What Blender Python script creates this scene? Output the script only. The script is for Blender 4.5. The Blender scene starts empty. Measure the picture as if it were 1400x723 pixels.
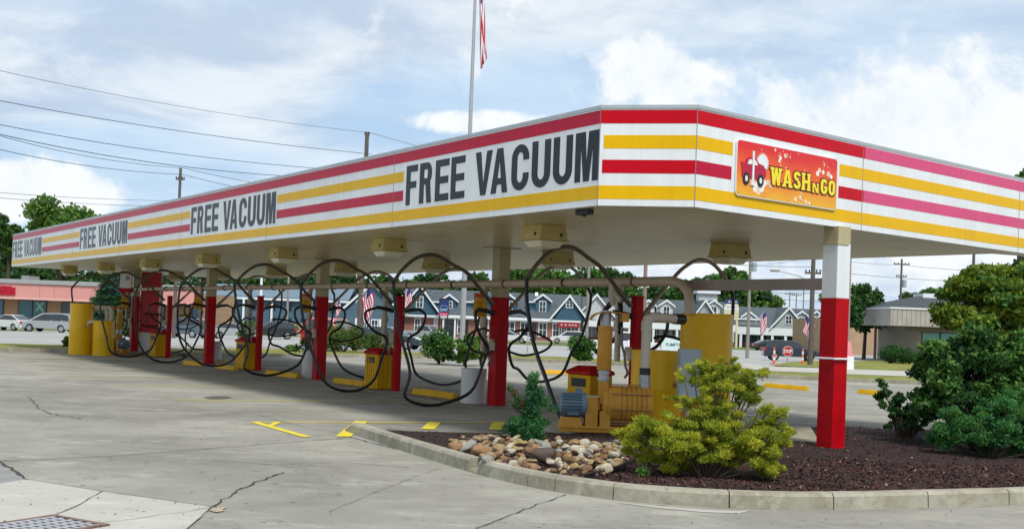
import bpy, bmesh, math, random
import numpy as np
from mathutils import Vector, Matrix
random.seed(7); np.random.seed(7)
S = bpy.context.scene
COL = S.collection
rad = math.radians
# ---------------------------------------------------------------- camera
FPX, PITCH, ROLL, CYP = 1566.3, .0165, -.0376, 417.4
cp_, sp_, cr_, sr_ = math.cos(PITCH), math.sin(PITCH), math.cos(ROLL), math.sin(ROLL)
RM = np.array([[cr_, -sr_, 0], [sr_, cr_, 0], [0, 0, 1]]) @ np.array([[1, 0, 0], [0, cp_, -sp_], [0, sp_, cp_]])
cam = bpy.data.cameras.new('camera'); camo = bpy.data.objects.new('camera', cam); COL.objects.link(camo)
cam.sensor_width = 36; cam.lens = FPX / 1400 * 36; cam.shift_y = (CYP - 361.5) / 1400
cam.clip_start = .1; cam.clip_end = 3000
def w3(r): return Vector((r[0], r[2], r[1]))
rx_, ry_, rz_ = w3(RM[0]), w3(RM[1]), -w3(RM[2])
camo.matrix_world = Matrix(((rx_.x, ry_.x, rz_.x, 0), (rx_.y, ry_.y, rz_.y, 0), (rx_.z, ry_.z, rz_.z, 1.6), (0, 0, 0, 1)))
S.camera = camo
# ---------------------------------------------------------------- sky, sun, exposure
SUN_EL, SUN_AZ = rad(57), math.atan2(-.90, .42)          # azimuth of the direction towards the sun, in the x-y plane
wd = bpy.data.worlds.new('World'); S.world = wd; wd.use_nodes = True
nt = wd.node_tree; nt.nodes.clear()
def N(tree, t, **k):
    n = tree.nodes.new(t)
    for a, b in k.items(): setattr(n, a, b)
    return n
def sky_world():
    L = nt.links.new
    out = N(nt, 'ShaderNodeOutputWorld'); bg = N(nt, 'ShaderNodeBackground'); bg.inputs[1].default_value = .100
    sky = N(nt, 'ShaderNodeTexSky', sky_type='NISHITA'); sky.sun_disc = False; sky.sun_elevation = SUN_EL
    sky.sun_rotation = math.pi / 2 - SUN_AZ
    sky.air_density = 1.0; sky.dust_density = 1.2; sky.ozone_density = 1.2
    tc = N(nt, 'ShaderNodeTexCoord'); sx = N(nt, 'ShaderNodeSeparateXYZ'); L(tc.outputs['Generated'], sx.inputs[0])
    def M(op, a, b=None, c=None):
        m = N(nt, 'ShaderNodeMath', operation=op)
        for i, v in enumerate((a, b, c)):
            if v is None: continue
            if isinstance(v, (int, float)): m.inputs[i].default_value = v
            else: L(v, m.inputs[i])
        return m.outputs[0]
    z = M('MAXIMUM', sx.outputs[2], 0.0); zz = M('ADD', z, .16)
    px = M('DIVIDE', sx.outputs[0], zz); py = M('DIVIDE', sx.outputs[1], zz)
    cb = N(nt, 'ShaderNodeCombineXYZ'); L(px, cb.inputs[0]); L(py, cb.inputs[1])
    def noise(vec, sc, det, rough, dist=0., off=(0, 0, 0)):
        mp = N(nt, 'ShaderNodeMapping'); L(vec, mp.inputs[0]); mp.inputs['Location'].default_value = off
        n = N(nt, 'ShaderNodeTexNoise'); n.inputs['Scale'].default_value = sc; n.inputs['Detail'].default_value = det
        n.inputs['Roughness'].default_value = rough; n.inputs['Distortion'].default_value = dist; L(mp.outputs[0], n.inputs[0]); return n.outputs[0]
    def ramp(v, a, b):
        m = N(nt, 'ShaderNodeMapRange', interpolation_type='SMOOTHSTEP'); L(v, m.inputs[0]); m.inputs[1].default_value = a; m.inputs[2].default_value = b; return m.outputs[0]
    def blob(az, el, raz, rel):      # a soft cloud bank: az/el in slope units x/y and z/y
        X = M('DIVIDE', sx.outputs[0], M('MAXIMUM', sx.outputs[1], .05)); Z = M('DIVIDE', sx.outputs[2], M('MAXIMUM', sx.outputs[1], .05))
        a = M('DIVIDE', M('SUBTRACT', X, az), raz); b = M('DIVIDE', M('SUBTRACT', Z, el), rel)
        return ramp(M('ADD', M('POWER', M('ABSOLUTE', a), 2.0), M('POWER', M('ABSOLUTE', b), 2.0)), 1.6, .0)
    veil = noise(cb.outputs[0], 1.1, 6, .55, .4, (3.1, 1.7, 0))
    base = M('ADD', M('MULTIPLY', veil, 2.0), -.42)
    lum = noise(cb.outputs[0], 2.2, 7, .6, .3, (9.3, 4.7, 0))
    puff = noise(tc.outputs['Generated'], 7, 12, .62, .5, (1.2, .4, .9))
    puff2 = noise(tc.outputs['Generated'], 22, 10, .65, .3, (4.2, 2.4, 1.9))
    pz = M('MULTIPLY', M('ADD', M('MULTIPLY', puff, .75), M('MULTIPLY', puff2, .35)), 1.0)
    # blue gaps
    gaps = M('ADD', M('MULTIPLY', blob(-.37, .115, .17, .05), .8), M('ADD', M('MULTIPLY', blob(.05, .20, .20, .05), .75), M('MULTIPLY', blob(.34, .25, .13, .05), .2)))
    gaps = M('ADD', gaps, M('MULTIPLY', blob(-.06, .17, .12, .04), .30))
    cover = M('SUBTRACT', base, M('MULTIPLY', gaps, .9))
    cover = ramp(cover, .0, .95)
    cover = M('ADD', M('MULTIPLY', cover, .60), .38)
    # white cumulus bank, right of the view, and small ones
    bank = M('MAXIMUM', blob(.38, .15, .34, .125), M('MAXIMUM', blob(.12, .225, .06, .04), M('MAXIMUM', blob(-.42, .10, .09, .03), M('MULTIPLY', blob(-.02, .175, .1, .012), .8))))
    bank = M('ADD', bank, M('MULTIPLY', M('SUBTRACT', pz, .56), 4.2))
    bank = M('MULTIPLY', ramp(bank, .22, .78), .95)
    bank = M('MULTIPLY', bank, ramp(sx.outputs[1], 0, .1))
    # top left thick white
    colr = N(nt, 'ShaderNodeMix', data_type='RGBA'); L(M('ADD', M('MULTIPLY', ramp(lum, .34, .62), 1.0), 0), colr.inputs[0])
    colr.inputs[6].default_value = (4.7, 5.6, 6.9, 1); colr.inputs[7].default_value = (7.5, 7.95, 8.3, 1)
    m1 = N(nt, 'ShaderNodeMix', data_type='RGBA'); L(cover, m1.inputs[0])
    skg = N(nt, 'ShaderNodeMix', data_type='RGBA'); skg.blend_type = 'MIX'; skg.inputs[0].default_value = .8
    L(sky.outputs[0], skg.inputs[6]); skg.inputs[7].default_value = (3.9, 6.1, 8.6, 1)
    L(skg.outputs[2], m1.inputs[6]); L(colr.outputs[2], m1.inputs[7])
    wht = N(nt, 'ShaderNodeMix', data_type='RGBA'); L(ramp(pz, .4, .66), wht.inputs[0]); wht.inputs[6].default_value = (7.4, 7.9, 8.3, 1); wht.inputs[7].default_value = (8.6, 8.75, 8.8, 1)
    m2 = N(nt, 'ShaderNodeMix', data_type='RGBA'); L(bank, m2.inputs[0]); L(m1.outputs[2], m2.inputs[6]); L(wht.outputs[2], m2.inputs[7])
    L(m2.outputs[2], bg.inputs[0]); L(bg.outputs[0], out.inputs[0])
sky_world()
sl = bpy.data.lights.new('sun', 'SUN'); sl.energy = 2.9; sl.angle = rad(12); sl.color = (1, .96, .9)
so = bpy.data.objects.new('sun', sl); COL.objects.link(so)
sd = Vector((math.cos(SUN_EL) * math.cos(SUN_AZ), math.cos(SUN_EL) * math.sin(SUN_AZ), math.sin(SUN_EL)))
so.rotation_euler = sd.to_track_quat('Z', 'Y').to_euler(); so.location = (0, -10, 30)
S.view_settings.view_transform = 'Standard'; S.view_settings.look = 'None'; S.view_settings.exposure = .24; S.view_settings.gamma = 1
S.render.resolution_x = 1024; S.render.resolution_y = 528
S.render.engine = 'CYCLES'; S.cycles.max_bounces = 6; S.cycles.transparent_max_bounces = 6
# ---------------------------------------------------------------- pixel to place helpers (photo pixels to points of the real site)
CAM = np.array([0, 0, 1.6])
def ray(x, y):
    d = RM.T @ np.array([(x - 700) / FPX, (CYP - y) / FPX, 1]); return np.array([d[0], d[2], d[1]])
def G(x, y, z=0.):
    d = ray(x, y); t = (z - 1.6) / d[2]; return CAM + d * t
def D(x, y, Y):
    d = ray(x, y); return CAM + d * Y / d[1]
def terr(Y): return -.7 * min(1, max(0, (Y - 50) / 55))
def T(x, y):                                   # point of the terrain under a pixel
    d = ray(x, y); t = -1.6 / d[2] if d[2] < 0 else 1e9
    if t * d[1] <= 50: return CAM + d * t
    t = (.636364 - 1.6) / (d[2] + .0127273 * d[1])
    if 0 < t and t * d[1] <= 105: return CAM + d * t
    return CAM + d * (-2.3 / min(d[2], -1e-4))
# ---------------------------------------------------------------- materials
MATS = {}
def mat(name, c, rough=.6, metal=0., var=.12, scale=6., c2=None, bump=0., spec=.5, coat=0., trans=0., emit=None, coord='Object', detail=5., stretch=None, bscale=None, chips=None, streak=0.):
    if name in MATS: return MATS[name]
    m = bpy.data.materials.new(name); m.use_nodes = True; t = m.node_tree; b = t.nodes['Principled BSDF']; L = t.links.new
    b.inputs['Roughness'].default_value = rough; b.inputs['Metallic'].default_value = metal
    b.inputs['Specular IOR Level'].default_value = spec
    if coat: b.inputs['Coat Weight'].default_value = coat; b.inputs['Coat Roughness'].default_value = .08
    if trans: b.inputs['Transmission Weight'].default_value = trans
    tc = N(t, 'ShaderNodeTexCoord'); src = tc.outputs[coord]
    if stretch:
        mp = N(t, 'ShaderNodeMapping'); L(src, mp.inputs[0]); mp.inputs['Scale'].default_value = stretch; src = mp.outputs[0]
    n = N(t, 'ShaderNodeTexNoise'); n.inputs['Scale'].default_value = scale; n.inputs['Detail'].default_value = detail; n.inputs['Roughness'].default_value = .6; L(src, n.inputs[0])
    r = N(t, 'ShaderNodeValToRGB'); r.color_ramp.elements[0].position = .3; r.color_ramp.elements[1].position = .7
    a = tuple(min(1, v * (1 - var)) for v in c) + (1,); d = (tuple(min(1, v * (1 + var * .6)) for v in c) if c2 is None else tuple(c2)) + (1,)
    r.color_ramp.elements[0].color = a; r.color_ramp.elements[1].color = d
    L(n.outputs[0], r.inputs[0]); res = r.outputs[0]
    if streak:
        mp2 = N(t, 'ShaderNodeMapping'); L(tc.outputs[coord], mp2.inputs[0]); mp2.inputs['Scale'].default_value = (5, 5, .35)
        n3 = N(t, 'ShaderNodeTexNoise'); n3.inputs['Scale'].default_value = 2.2; n3.inputs['Detail'].default_value = 7; n3.inputs['Roughness'].default_value = .7; L(mp2.outputs[0], n3.inputs[0])
        q3 = N(t, 'ShaderNodeMapRange'); L(n3.outputs[0], q3.inputs[0]); q3.inputs[1].default_value = .35; q3.inputs[2].default_value = .7; q3.inputs[3].default_value = 1.0; q3.inputs[4].default_value = 1 - streak
        x3 = N(t, 'ShaderNodeMix', data_type='RGBA'); x3.blend_type = 'MULTIPLY'; x3.inputs[0].default_value = 1.; L(res, x3.inputs[6]); L(q3.outputs[0], x3.inputs[7]); res = x3.outputs[2]
    if chips:
        n4 = N(t, 'ShaderNodeTexNoise'); n4.inputs['Scale'].default_value = chips[2] if len(chips) > 2 else 14; n4.inputs['Detail'].default_value = 8; n4.inputs['Roughness'].default_value = .72; L(tc.outputs[coord], n4.inputs[0])
        q4 = N(t, 'ShaderNodeMapRange'); L(n4.outputs[0], q4.inputs[0]); q4.inputs[1].default_value = chips[1]; q4.inputs[2].default_value = chips[1] + .03
        x4 = N(t, 'ShaderNodeMix', data_type='RGBA'); L(q4.outputs[0], x4.inputs[0]); L(res, x4.inputs[6]); x4.inputs[7].default_value = (*chips[0], 1); res = x4.outputs[2]
    L(res, b.inputs['Base Color'])
    if bump:
        n2 = N(t, 'ShaderNodeTexNoise'); n2.inputs['Scale'].default_value = bscale or scale * 5; n2.inputs['Detail'].default_value = 6; L(src, n2.inputs[0])
        bp = N(t, 'ShaderNodeBump'); bp.inputs['Strength'].default_value = bump; bp.inputs['Distance'].default_value = .05; L(n2.outputs[0], bp.inputs['Height']); L(bp.outputs[0], b.inputs['Normal'])
    if emit: b.inputs['Emission Color'].default_value = (*emit[:3], 1); b.inputs['Emission Strength'].default_value = emit[3]
    MATS[name] = m; return m
def leafmat(name, c, c2, scale=1.5, tr=.3):
    if name in MATS: return MATS[name]
    m = bpy.data.materials.new(name); m.use_nodes = True; t = m.node_tree; L = t.links.new; b = t.nodes['Principled BSDF']; out = t.nodes['Material Output']
    b.inputs['Roughness'].default_value = .6; b.inputs['Specular IOR Level'].default_value = .25
    tc = N(t, 'ShaderNodeTexCoord'); n = N(t, 'ShaderNodeTexNoise'); n.inputs['Scale'].default_value = scale; n.inputs['Detail'].default_value = 4; L(tc.outputs['Object'], n.inputs[0])
    r = N(t, 'ShaderNodeValToRGB'); r.color_ramp.elements[0].position = .35; r.color_ramp.elements[1].position = .68
    r.color_ramp.elements[0].color = (*c, 1); r.color_ramp.elements[1].color = (*c2, 1)
    L(n.outputs[0], r.inputs[0]); L(r.outputs[0], b.inputs['Base Color'])
    ts = N(t, 'ShaderNodeBsdfTranslucent'); L(r.outputs[0], ts.inputs[0]); mx = N(t, 'ShaderNodeMixShader'); mx.inputs[0].default_value = tr
    L(b.outputs[0], mx.inputs[1]); L(ts.outputs[0], mx.inputs[2]); L(mx.outputs[0], out.inputs[0])
    MATS[name] = m; return m
def concrete(name, ca, cb_, cc, seed=0, sc=1.):
    m = bpy.data.materials.new(name); m.use_nodes = True; t = m.node_tree; L = t.links.new; b = t.nodes['Principled BSDF']
    b.inputs['Roughness'].default_value = .85; b.inputs['Specular IOR Level'].default_value = .3
    tc = N(t, 'ShaderNodeTexCoord')
    def ns(s, d, off, st=(1, 1, 1), ro=.6):
        mp = N(t, 'ShaderNodeMapping'); L(tc.outputs['Object'], mp.inputs[0]); mp.inputs['Location'].default_value = (off + seed, off * 2, 0); mp.inputs['Scale'].default_value = st
        n = N(t, 'ShaderNodeTexNoise'); n.inputs['Scale'].default_value = s * sc; n.inputs['Detail'].default_value = d; n.inputs['Roughness'].default_value = ro; L(mp.outputs[0], n.inputs[0]); return n.outputs[0]
    def mix(f, a, c, blend='MIX'):
        x = N(t, 'ShaderNodeMix', data_type='RGBA'); x.blend_type = blend
        if isinstance(f, float): x.inputs[0].default_value = f
        else: L(f, x.inputs[0])
        for i, v in ((6, a), (7, c)):
            if isinstance(v, tuple): x.inputs[i].default_value = (*v, 1)
            else: L(v, x.inputs[i])
        return x.outputs[2]
    def rp(v, a, c):
        q = N(t, 'ShaderNodeMapRange'); q.interpolation_type = 'SMOOTHSTEP'; L(v, q.inputs[0]); q.inputs[1].default_value = a; q.inputs[2].default_value = c; return q.outputs[0]
    base = mix(rp(ns(.22, 5, 1, ro=.65), .35, .65), ca, cb_)
    base = mix(rp(ns(.9, 8, 5, (1, 1.4, 1), .75), .42, .68), base, cc)
    streak = rp(ns(1.1, 8, 9, (.8, 1.6, 1), .75), .5, .72)
    base = mix(streak, base, tuple(v * 1.13 for v in cb_))
    grime = rp(ns(3.5, 8, 13, ro=.75), .55, .72)
    base = mix(grime, base, tuple(v * .72 for v in ca))
    spot = rp(ns(6.5, 4, 17), .665, .72); base = mix(spot, base, tuple(v * .42 for v in ca))
    fine = ns(160, 3, 21); q = N(t, 'ShaderNodeMapRange'); L(fine, q.inputs[0]); q.inputs[3].default_value = .82; q.inputs[4].default_value = 1.18
    x = N(t, 'ShaderNodeMix', data_type='RGBA'); x.blend_type = 'MULTIPLY'; x.inputs[0].default_value = 1.; L(base, x.inputs[6]); L(q.outputs[0], x.inputs[7])
    L(x.outputs[2], b.inputs['Base Color'])
    bp = N(t, 'ShaderNodeBump'); bp.inputs['Strength'].default_value = .35; bp.inputs['Distance'].default_value = .01; L(ns(60, 6, 3), bp.inputs['Height']); L(bp.outputs[0], b.inputs['Normal'])
    MATS[name] = m; return m
def brickmat(name, c1, c2, mortar, sc=4.5):
    m = bpy.data.materials.new(name); m.use_nodes = True; t = m.node_tree; L = t.links.new; b = t.nodes['Principled BSDF']; b.inputs['Roughness'].default_value = .85
    tc = N(t, 'ShaderNodeTexCoord'); mp = N(t, 'ShaderNodeMapping'); mp.inputs['Rotation'].default_value = (rad(-90), 0, 0); L(tc.outputs['Object'], mp.inputs[0])
    k = N(t, 'ShaderNodeTexBrick'); k.inputs['Scale'].default_value = sc; k.inputs[1].default_value = (*c1, 1); k.inputs[2].default_value = (*c2, 1); k.inputs[3].default_value = (*mortar, 1)
    L(mp.outputs[0], k.inputs[0]); L(k.outputs[0], b.inputs['Base Color']); MATS[name] = m; return m
def linemat(name, c, cd, axis, freq, rough=.6, duty=.9, bump=.3, spec=.5):   # evenly spaced siding or slat joints along one object axis
    m = bpy.data.materials.new(name); m.use_nodes = True; t = m.node_tree; L = t.links.new; b = t.nodes['Principled BSDF']; b.inputs['Roughness'].default_value = rough; b.inputs['Specular IOR Level'].default_value = spec
    tc = N(t, 'ShaderNodeTexCoord'); sx = N(t, 'ShaderNodeSeparateXYZ'); L(tc.outputs['Object'], sx.inputs[0])
    a = N(t, 'ShaderNodeMath', operation='MULTIPLY'); L(sx.outputs[axis], a.inputs[0]); a.inputs[1].default_value = freq
    f = N(t, 'ShaderNodeMath', operation='FRACT'); L(a.outputs[0], f.inputs[0])
    g = N(t, 'ShaderNodeMath', operation='GREATER_THAN'); L(f.outputs[0], g.inputs[0]); g.inputs[1].default_value = duty
    n = N(t, 'ShaderNodeTexNoise'); n.inputs['Scale'].default_value = 1.3; n.inputs['Detail'].default_value = 5; L(tc.outputs['Object'], n.inputs[0])
    r = N(t, 'ShaderNodeValToRGB'); r.color_ramp.elements[0].position = .3; r.color_ramp.elements[1].position = .7; r.color_ramp.elements[0].color = (*[v * .85 for v in c], 1); r.color_ramp.elements[1].color = (*[min(1, v * 1.08) for v in c], 1); L(n.outputs[0], r.inputs[0])
    x = N(t, 'ShaderNodeMix', data_type='RGBA'); L(g.outputs[0], x.inputs[0]); L(r.outputs[0], x.inputs[6]); x.inputs[7].default_value = (*cd, 1); L(x.outputs[2], b.inputs['Base Color'])
    bp = N(t, 'ShaderNodeBump'); bp.inputs['Strength'].default_value = bump; bp.inputs['Distance'].default_value = .01; bp.invert = True; L(g.outputs[0], bp.inputs['Height']); L(bp.outputs[0], b.inputs['Normal'])
    MATS[name] = m; return m
# ---------------------------------------------------------------- mesh builder
class MB:
    def __init__(s): s.v = []; s.f = []; s.mi = []; s.cur = 0
    def add(s, vs, fs):
        o = len(s.v); s.v += [tuple(map(float, p)) for p in vs]; s.f += [tuple(o + i for i in q) for q in fs]; s.mi += [s.cur] * len(fs); return s
    def box(s, x0, x1, y0, y1, z0, z1):
        return s.add([(x0, y0, z0), (x1, y0, z0), (x1, y1, z0), (x0, y1, z0), (x0, y0, z1), (x1, y0, z1), (x1, y1, z1), (x0, y1, z1)],
                     [(3, 2, 1, 0), (4, 5, 6, 7), (0, 1, 5, 4), (1, 2, 6, 5), (2, 3, 7, 6), (3, 0, 4, 7)])
    def frus(s, a, b):              # a, b: loops of equal length (bottom, top)
        n = len(a); return s.add(list(a) + list(b), [tuple(range(n - 1, -1, -1)), tuple(range(n, 2 * n))] + [(i, (i + 1) % n, n + (i + 1) % n, n + i) for i in range(n)])
    def rfrus(s, cx, cy, z0, z1, w0, d0, w1, d1):
        q = lambda w, d, z: [(cx - w / 2, cy - d / 2, z), (cx + w / 2, cy - d / 2, z), (cx + w / 2, cy + d / 2, z), (cx - w / 2, cy + d / 2, z)]
        return s.frus(q(w0, d0, z0), q(w1, d1, z1))
    def prism(s, poly, z0, z1):
        return s.frus([(p[0], p[1], z0) for p in poly], [(p[0], p[1], z1) for p in poly])
    def prof(s, poly, y0, y1):      # polygon in x-z pushed along y
        return s.frus([(p[0], y0, p[1]) for p in poly], [(p[0], y1, p[1]) for p in poly])
    def profx(s, poly, x0, x1):     # polygon in y-z pushed along x
        return s.frus([(x0, p[0], p[1]) for p in poly], [(x1, p[0], p[1]) for p in poly])
    def tube(s, pts, r, n=8, cap=True):
        P = [Vector(p) for p in pts]; R = r if isinstance(r, (list, tuple)) else [r] * len(P); vs = []; fs = []
        ref = None
        for i, p in enumerate(P):
            d = (P[min(i + 1, len(P) - 1)] - P[max(i - 1, 0)]); d = d.normalized() if d.length > 1e-9 else Vector((0, 0, 1))
            if ref is None: ref = d.orthogonal().normalized()
            ref = (ref - d * ref.dot(d)); ref = ref.normalized() if ref.length > 1e-6 else d.orthogonal().normalized(); e = d.cross(ref)
            for k in range(n):
                a = 2 * math.pi * k / n; vs.append(p + (ref * math.cos(a) + e * math.sin(a)) * R[i])
        for i in range(len(P) - 1):
            for k in range(n): fs.append((i * n + k, i * n + (k + 1) % n, (i + 1) * n + (k + 1) % n, (i + 1) * n + k))
        if cap: fs += [tuple(range(n - 1, -1, -1)), tuple((len(P) - 1) * n + k for k in range(n))]
        return s.add(vs, fs)
    def lathe(s, prof, cx=0, cy=0, n=24, axis='z', cz=0):
        vs = []; fs = []
        for (r, h) in prof:
            for k in range(n):
                a = 2 * math.pi * k / n; c, q = r * math.cos(a), r * math.sin(a)
                vs.append((cx + c, cy + q, cz + h) if axis == 'z' else ((cx + h, cy + c, cz + q) if axis == 'x' else (cx + c, cy + h, cz + q)))
        m = len(prof)
        for i in range(m - 1):
            for k in range(n): fs.append((i * n + k, i * n + (k + 1) % n, (i + 1) * n + (k + 1) % n, (i + 1) * n + k))
        fs += [tuple(range(n - 1, -1, -1)), tuple((m - 1) * n + k for k in range(n))]
        return s.add(vs, fs)
    def ribbon(s, pts, w, z=0.):    # flat ribbon on the ground
        P = [Vector((p[0], p[1])) for p in pts]; vs = []; n = len(P)
        W = w if isinstance(w, (list, tuple)) else [w] * n
        for i, p in enumerate(P):
            d = (P[min(i + 1, n - 1)] - P[max(i - 1, 0)]).normalized(); q = Vector((-d.y, d.x)) * W[i] / 2; h = terr(p.y)
            vs += [(p.x - q.x, p.y - q.y, h + z), (p.x + q.x, p.y + q.y, h + z)]
        return s.add(vs, [(2 * i, 2 * i + 2, 2 * i + 3, 2 * i + 1) for i in range(n - 1)])
    def build(s, name, mats, parent=None, smooth=False, world=False, bevel=0., loc=None):
        if not isinstance(mats, (list, tuple)): mats = [mats]
        vs = s.v
        if world and parent is not None:
            im = Matrix.Translation(parent.location) @ parent.rotation_euler.to_matrix().to_4x4(); im = im.inverted(); vs = [tuple(im @ Vector(p)) for p in vs]
        if loc is not None: vs = [(p[0] - loc[0], p[1] - loc[1], p[2] - loc[2]) for p in vs]
        me = bpy.data.meshes.new(name); me.from_pydata(vs, [], s.f)
        for m in mats: me.materials.append(m)
        me.polygons.foreach_set('material_index', s.mi)
        if smooth: me.polygons.foreach_set('use_smooth', [True] * len(s.f))
        bm = bmesh.new(); bm.from_mesh(me); bmesh.ops.recalc_face_normals(bm, faces=bm.faces); bm.to_mesh(me); bm.free()
        me.update(); o = bpy.data.objects.new(name, me); COL.objects.link(o)
        if parent is not None: o.parent = parent
        if loc is not None: o.location = loc
        if smooth:
            try: me.set_sharp_from_angle(angle=rad(40))
            except Exception: pass
        if bevel:
            b = o.modifiers.new('bevel', 'BEVEL'); b.width = bevel; b.segments = 2; b.limit_method = 'ANGLE'; b.angle_limit = rad(35)
        return o
def tag(o, label=None, cat=None, group=None, kind=None):
    if label: o['label'] = label
    if cat: o['category'] = cat
    if group: o['group'] = group
    if kind: o['kind'] = kind
    return o
def thing(name, label, cat, loc=(0, 0, 0), rz=0, group=None):
    o = bpy.data.objects.new(name, None); COL.objects.link(o); o.location = loc; o.rotation_euler = (0, 0, rz); o.empty_display_size = .2
    return tag(o, label, cat, group)
def copy_tree(o, parent=None):
    c = o.copy(); COL.objects.link(c); c.parent = parent
    for ch in list(o.children): copy_tree(ch, c)
    return c
def npmesh(name, V, F, mats, mi=None, parent=None, smooth=False):
    me = bpy.data.meshes.new(name); nv, nf, k = len(V), len(F), F.shape[1]
    me.vertices.add(nv); me.vertices.foreach_set('co', V.astype(np.float32).ravel())
    me.loops.add(nf * k); me.loops.foreach_set('vertex_index', F.astype(np.int32).ravel())
    me.polygons.add(nf); me.polygons.foreach_set('loop_start', np.arange(0, nf * k, k, dtype=np.int32)); me.polygons.foreach_set('loop_total', np.full(nf, k, dtype=np.int32))
    for m in mats: me.materials.append(m)
    if mi is not None: me.polygons.foreach_set('material_index', mi.astype(np.int32))
    me.update(calc_edges=True); me.validate()
    o = bpy.data.objects.new(name, me); COL.objects.link(o)
    if parent is not None: o.parent = parent
    return o
rng = np.random.default_rng(11)
def unit(v): return v / np.maximum(np.linalg.norm(v, axis=1, keepdims=True), 1e-9)
def foliage(name, mats, parent, clumps, n, leaf, shell=.55, up=.3, droop=0., out=.5, seed=1):
    """n leaves in all, spread through ellipsoid clumps (cx,cy,cz,rx,ry,rz); each leaf is a pointed four-corner blade"""
    g = np.random.default_rng(seed); C = np.array([c[:3] for c in clumps]); Rr = np.array([c[3:6] for c in clumps])
    w = (Rr[:, 0] * Rr[:, 1] * Rr[:, 2]) ** (2 / 3); w = w / w.sum(); idx = g.choice(len(C), n, p=w)
    d = unit(g.normal(size=(n, 3))); r = shell + (1 - shell) * g.random(n) ** .6; r = np.where(g.random(n) < .22, g.random(n), r) * (1 + .18 * g.normal(size=n) * .6)
    P = C[idx] + d * r[:, None] * Rr[idx]
    a = unit(d * out + g.normal(size=(n, 3)) * .75 + np.array([0, 0, up - droop])); b = unit(np.cross(a, g.normal(size=(n, 3))))
    l = leaf[0] * (.6 + .8 * g.random(n))[:, None]; wd_ = leaf[1] * (.6 + .8 * g.random(n))[:, None]
    V = np.stack([P - a * l * .5, P + b * wd_ * .5, P + a * l * .5, P - b * wd_ * .5], 1).reshape(-1, 3)
    F = np.arange(4 * n).reshape(n, 4)
    cm = g.integers(0, len(mats), len(C)); mi = np.where(g.random(n) < .6, cm[idx], g.integers(0, len(mats), n))
    return npmesh(name, V, F, mats, mi, parent)
def crown(cx, cy, cz, R, H, k, seed=0, sub=.36, sq=.8):
    """uneven crown: k clumps on an ellipsoid of radius R and half height H"""
    g = np.random.default_rng(seed); out = [(cx, cy, cz, R * .55, R * .55, H * .6)]
    for i in range(k):
        d = g.normal(size=3); d /= np.linalg.norm(d); q = .5 + .45 * g.random(); s = sub * (.6 + .8 * g.random())
        out.append((cx + d[0] * R * q, cy + d[1] * R * q, cz + d[2] * H * q, R * s, R * s, R * s * sq))
    return out
# ---------------------------------------------------------------- common materials
white = mat('white_paint', (.78, .81, .81), .4, var=.08, scale=1.2, streak=.10, chips=((.45, .42, .36), .735, 9))
cream = mat('cream_paint', (.46, .39, .22), .35, streak=.15, var=.10, scale=2)
beige_pipe = mat('beige_pipe_paint', (.50, .40, .29), .4, var=.14, scale=3)
red = mat('red_paint', (.48, .001, .006), .45, spec=.16, var=.18, scale=3, streak=.22, chips=((.16, .05, .03), .70, 11), bump=.05)
dred = mat('faded_crimson_vinyl', (.50, .008, .04), .3, spec=.16, var=.06, scale=1.5, streak=.09)
bred = mat('bright_red_vinyl', (.54, .0, .01), .3, spec=.16, var=.05, scale=1.5, streak=.09)
pink = mat('sun_bleached_pink_vinyl', (.66, .085, .20), .35, spec=.16, var=.05, scale=1.5, streak=.09)
yel = mat('yellow_vinyl', (.78, .45, .0), .3, spec=.16, var=.05, scale=1.5, streak=.09)
yellow = mat('yellow_paint', (.68, .37, .004), .5, spec=.16, streak=.12, chips=((.26, .13, .03), .695, 10), var=.16, scale=2.5, bump=.05)
ochre = mat('ochre_machine_paint', (.58, .28, .045), .5, spec=.16, streak=.15, chips=((.22, .11, .04), .69, 14), var=.16, scale=5, bump=.06)
black = mat('black_rubber', (.010, .010, .012), .42, var=.2, scale=8)
gunm = mat('grey_steel_tube', (.16, .14, .12), .35, .6, var=.25, scale=8)
dark = mat('near_black', (.012, .013, .016), .5)
letterm = mat('blue_black_vinyl', (.010, .017, .028), .3, spec=.3, var=.2, scale=1)
galv = mat('galvanised_steel', (.42, .43, .43), .45, .7, var=.2, scale=6)
greyp = mat('grey_paint', (.36, .42, .45), .45, var=.14, scale=4)
alum = mat('brushed_aluminium_cap', (.42, .46, .47), .4, .3, var=.08)
glass = mat('dark_window_glass', (.02, .03, .035), .08, spec=.8, var=.3, scale=.4)
tealglass = mat('teal_shop_glass', (.02, .11, .12), .1, spec=.8, var=.4, scale=.3)
blueglass = mat('blue_shop_glass', (.03, .12, .22), .1, spec=.8, var=.4, scale=.3)
trimw = mat('white_trim', (.74, .78, .80), .5, var=.06)
wood = mat('weathered_pole_wood', (.12, .10, .085), .85, var=.3, scale=5, bump=.3, stretch=(3, 3, .4))
woodl = mat('grey_pole_wood', (.26, .24, .21), .85, var=.25, scale=5, bump=.3, stretch=(3, 3, .4))
bark = mat('tree_bark', (.07, .055, .04), .9, var=.35, scale=8, bump=.5)
yline = mat('yellow_road_paint', (.72, .56, .02), .6, c2=(.80, .66, .06), var=.18, scale=9)
yworn = mat('worn_yellow_paint', (.62, .54, .10), .7, c2=(.46, .42, .20), var=.3, scale=7)
wline = mat('worn_white_paint', (.55, .53, .44), .7, var=.2, scale=6)
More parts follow.
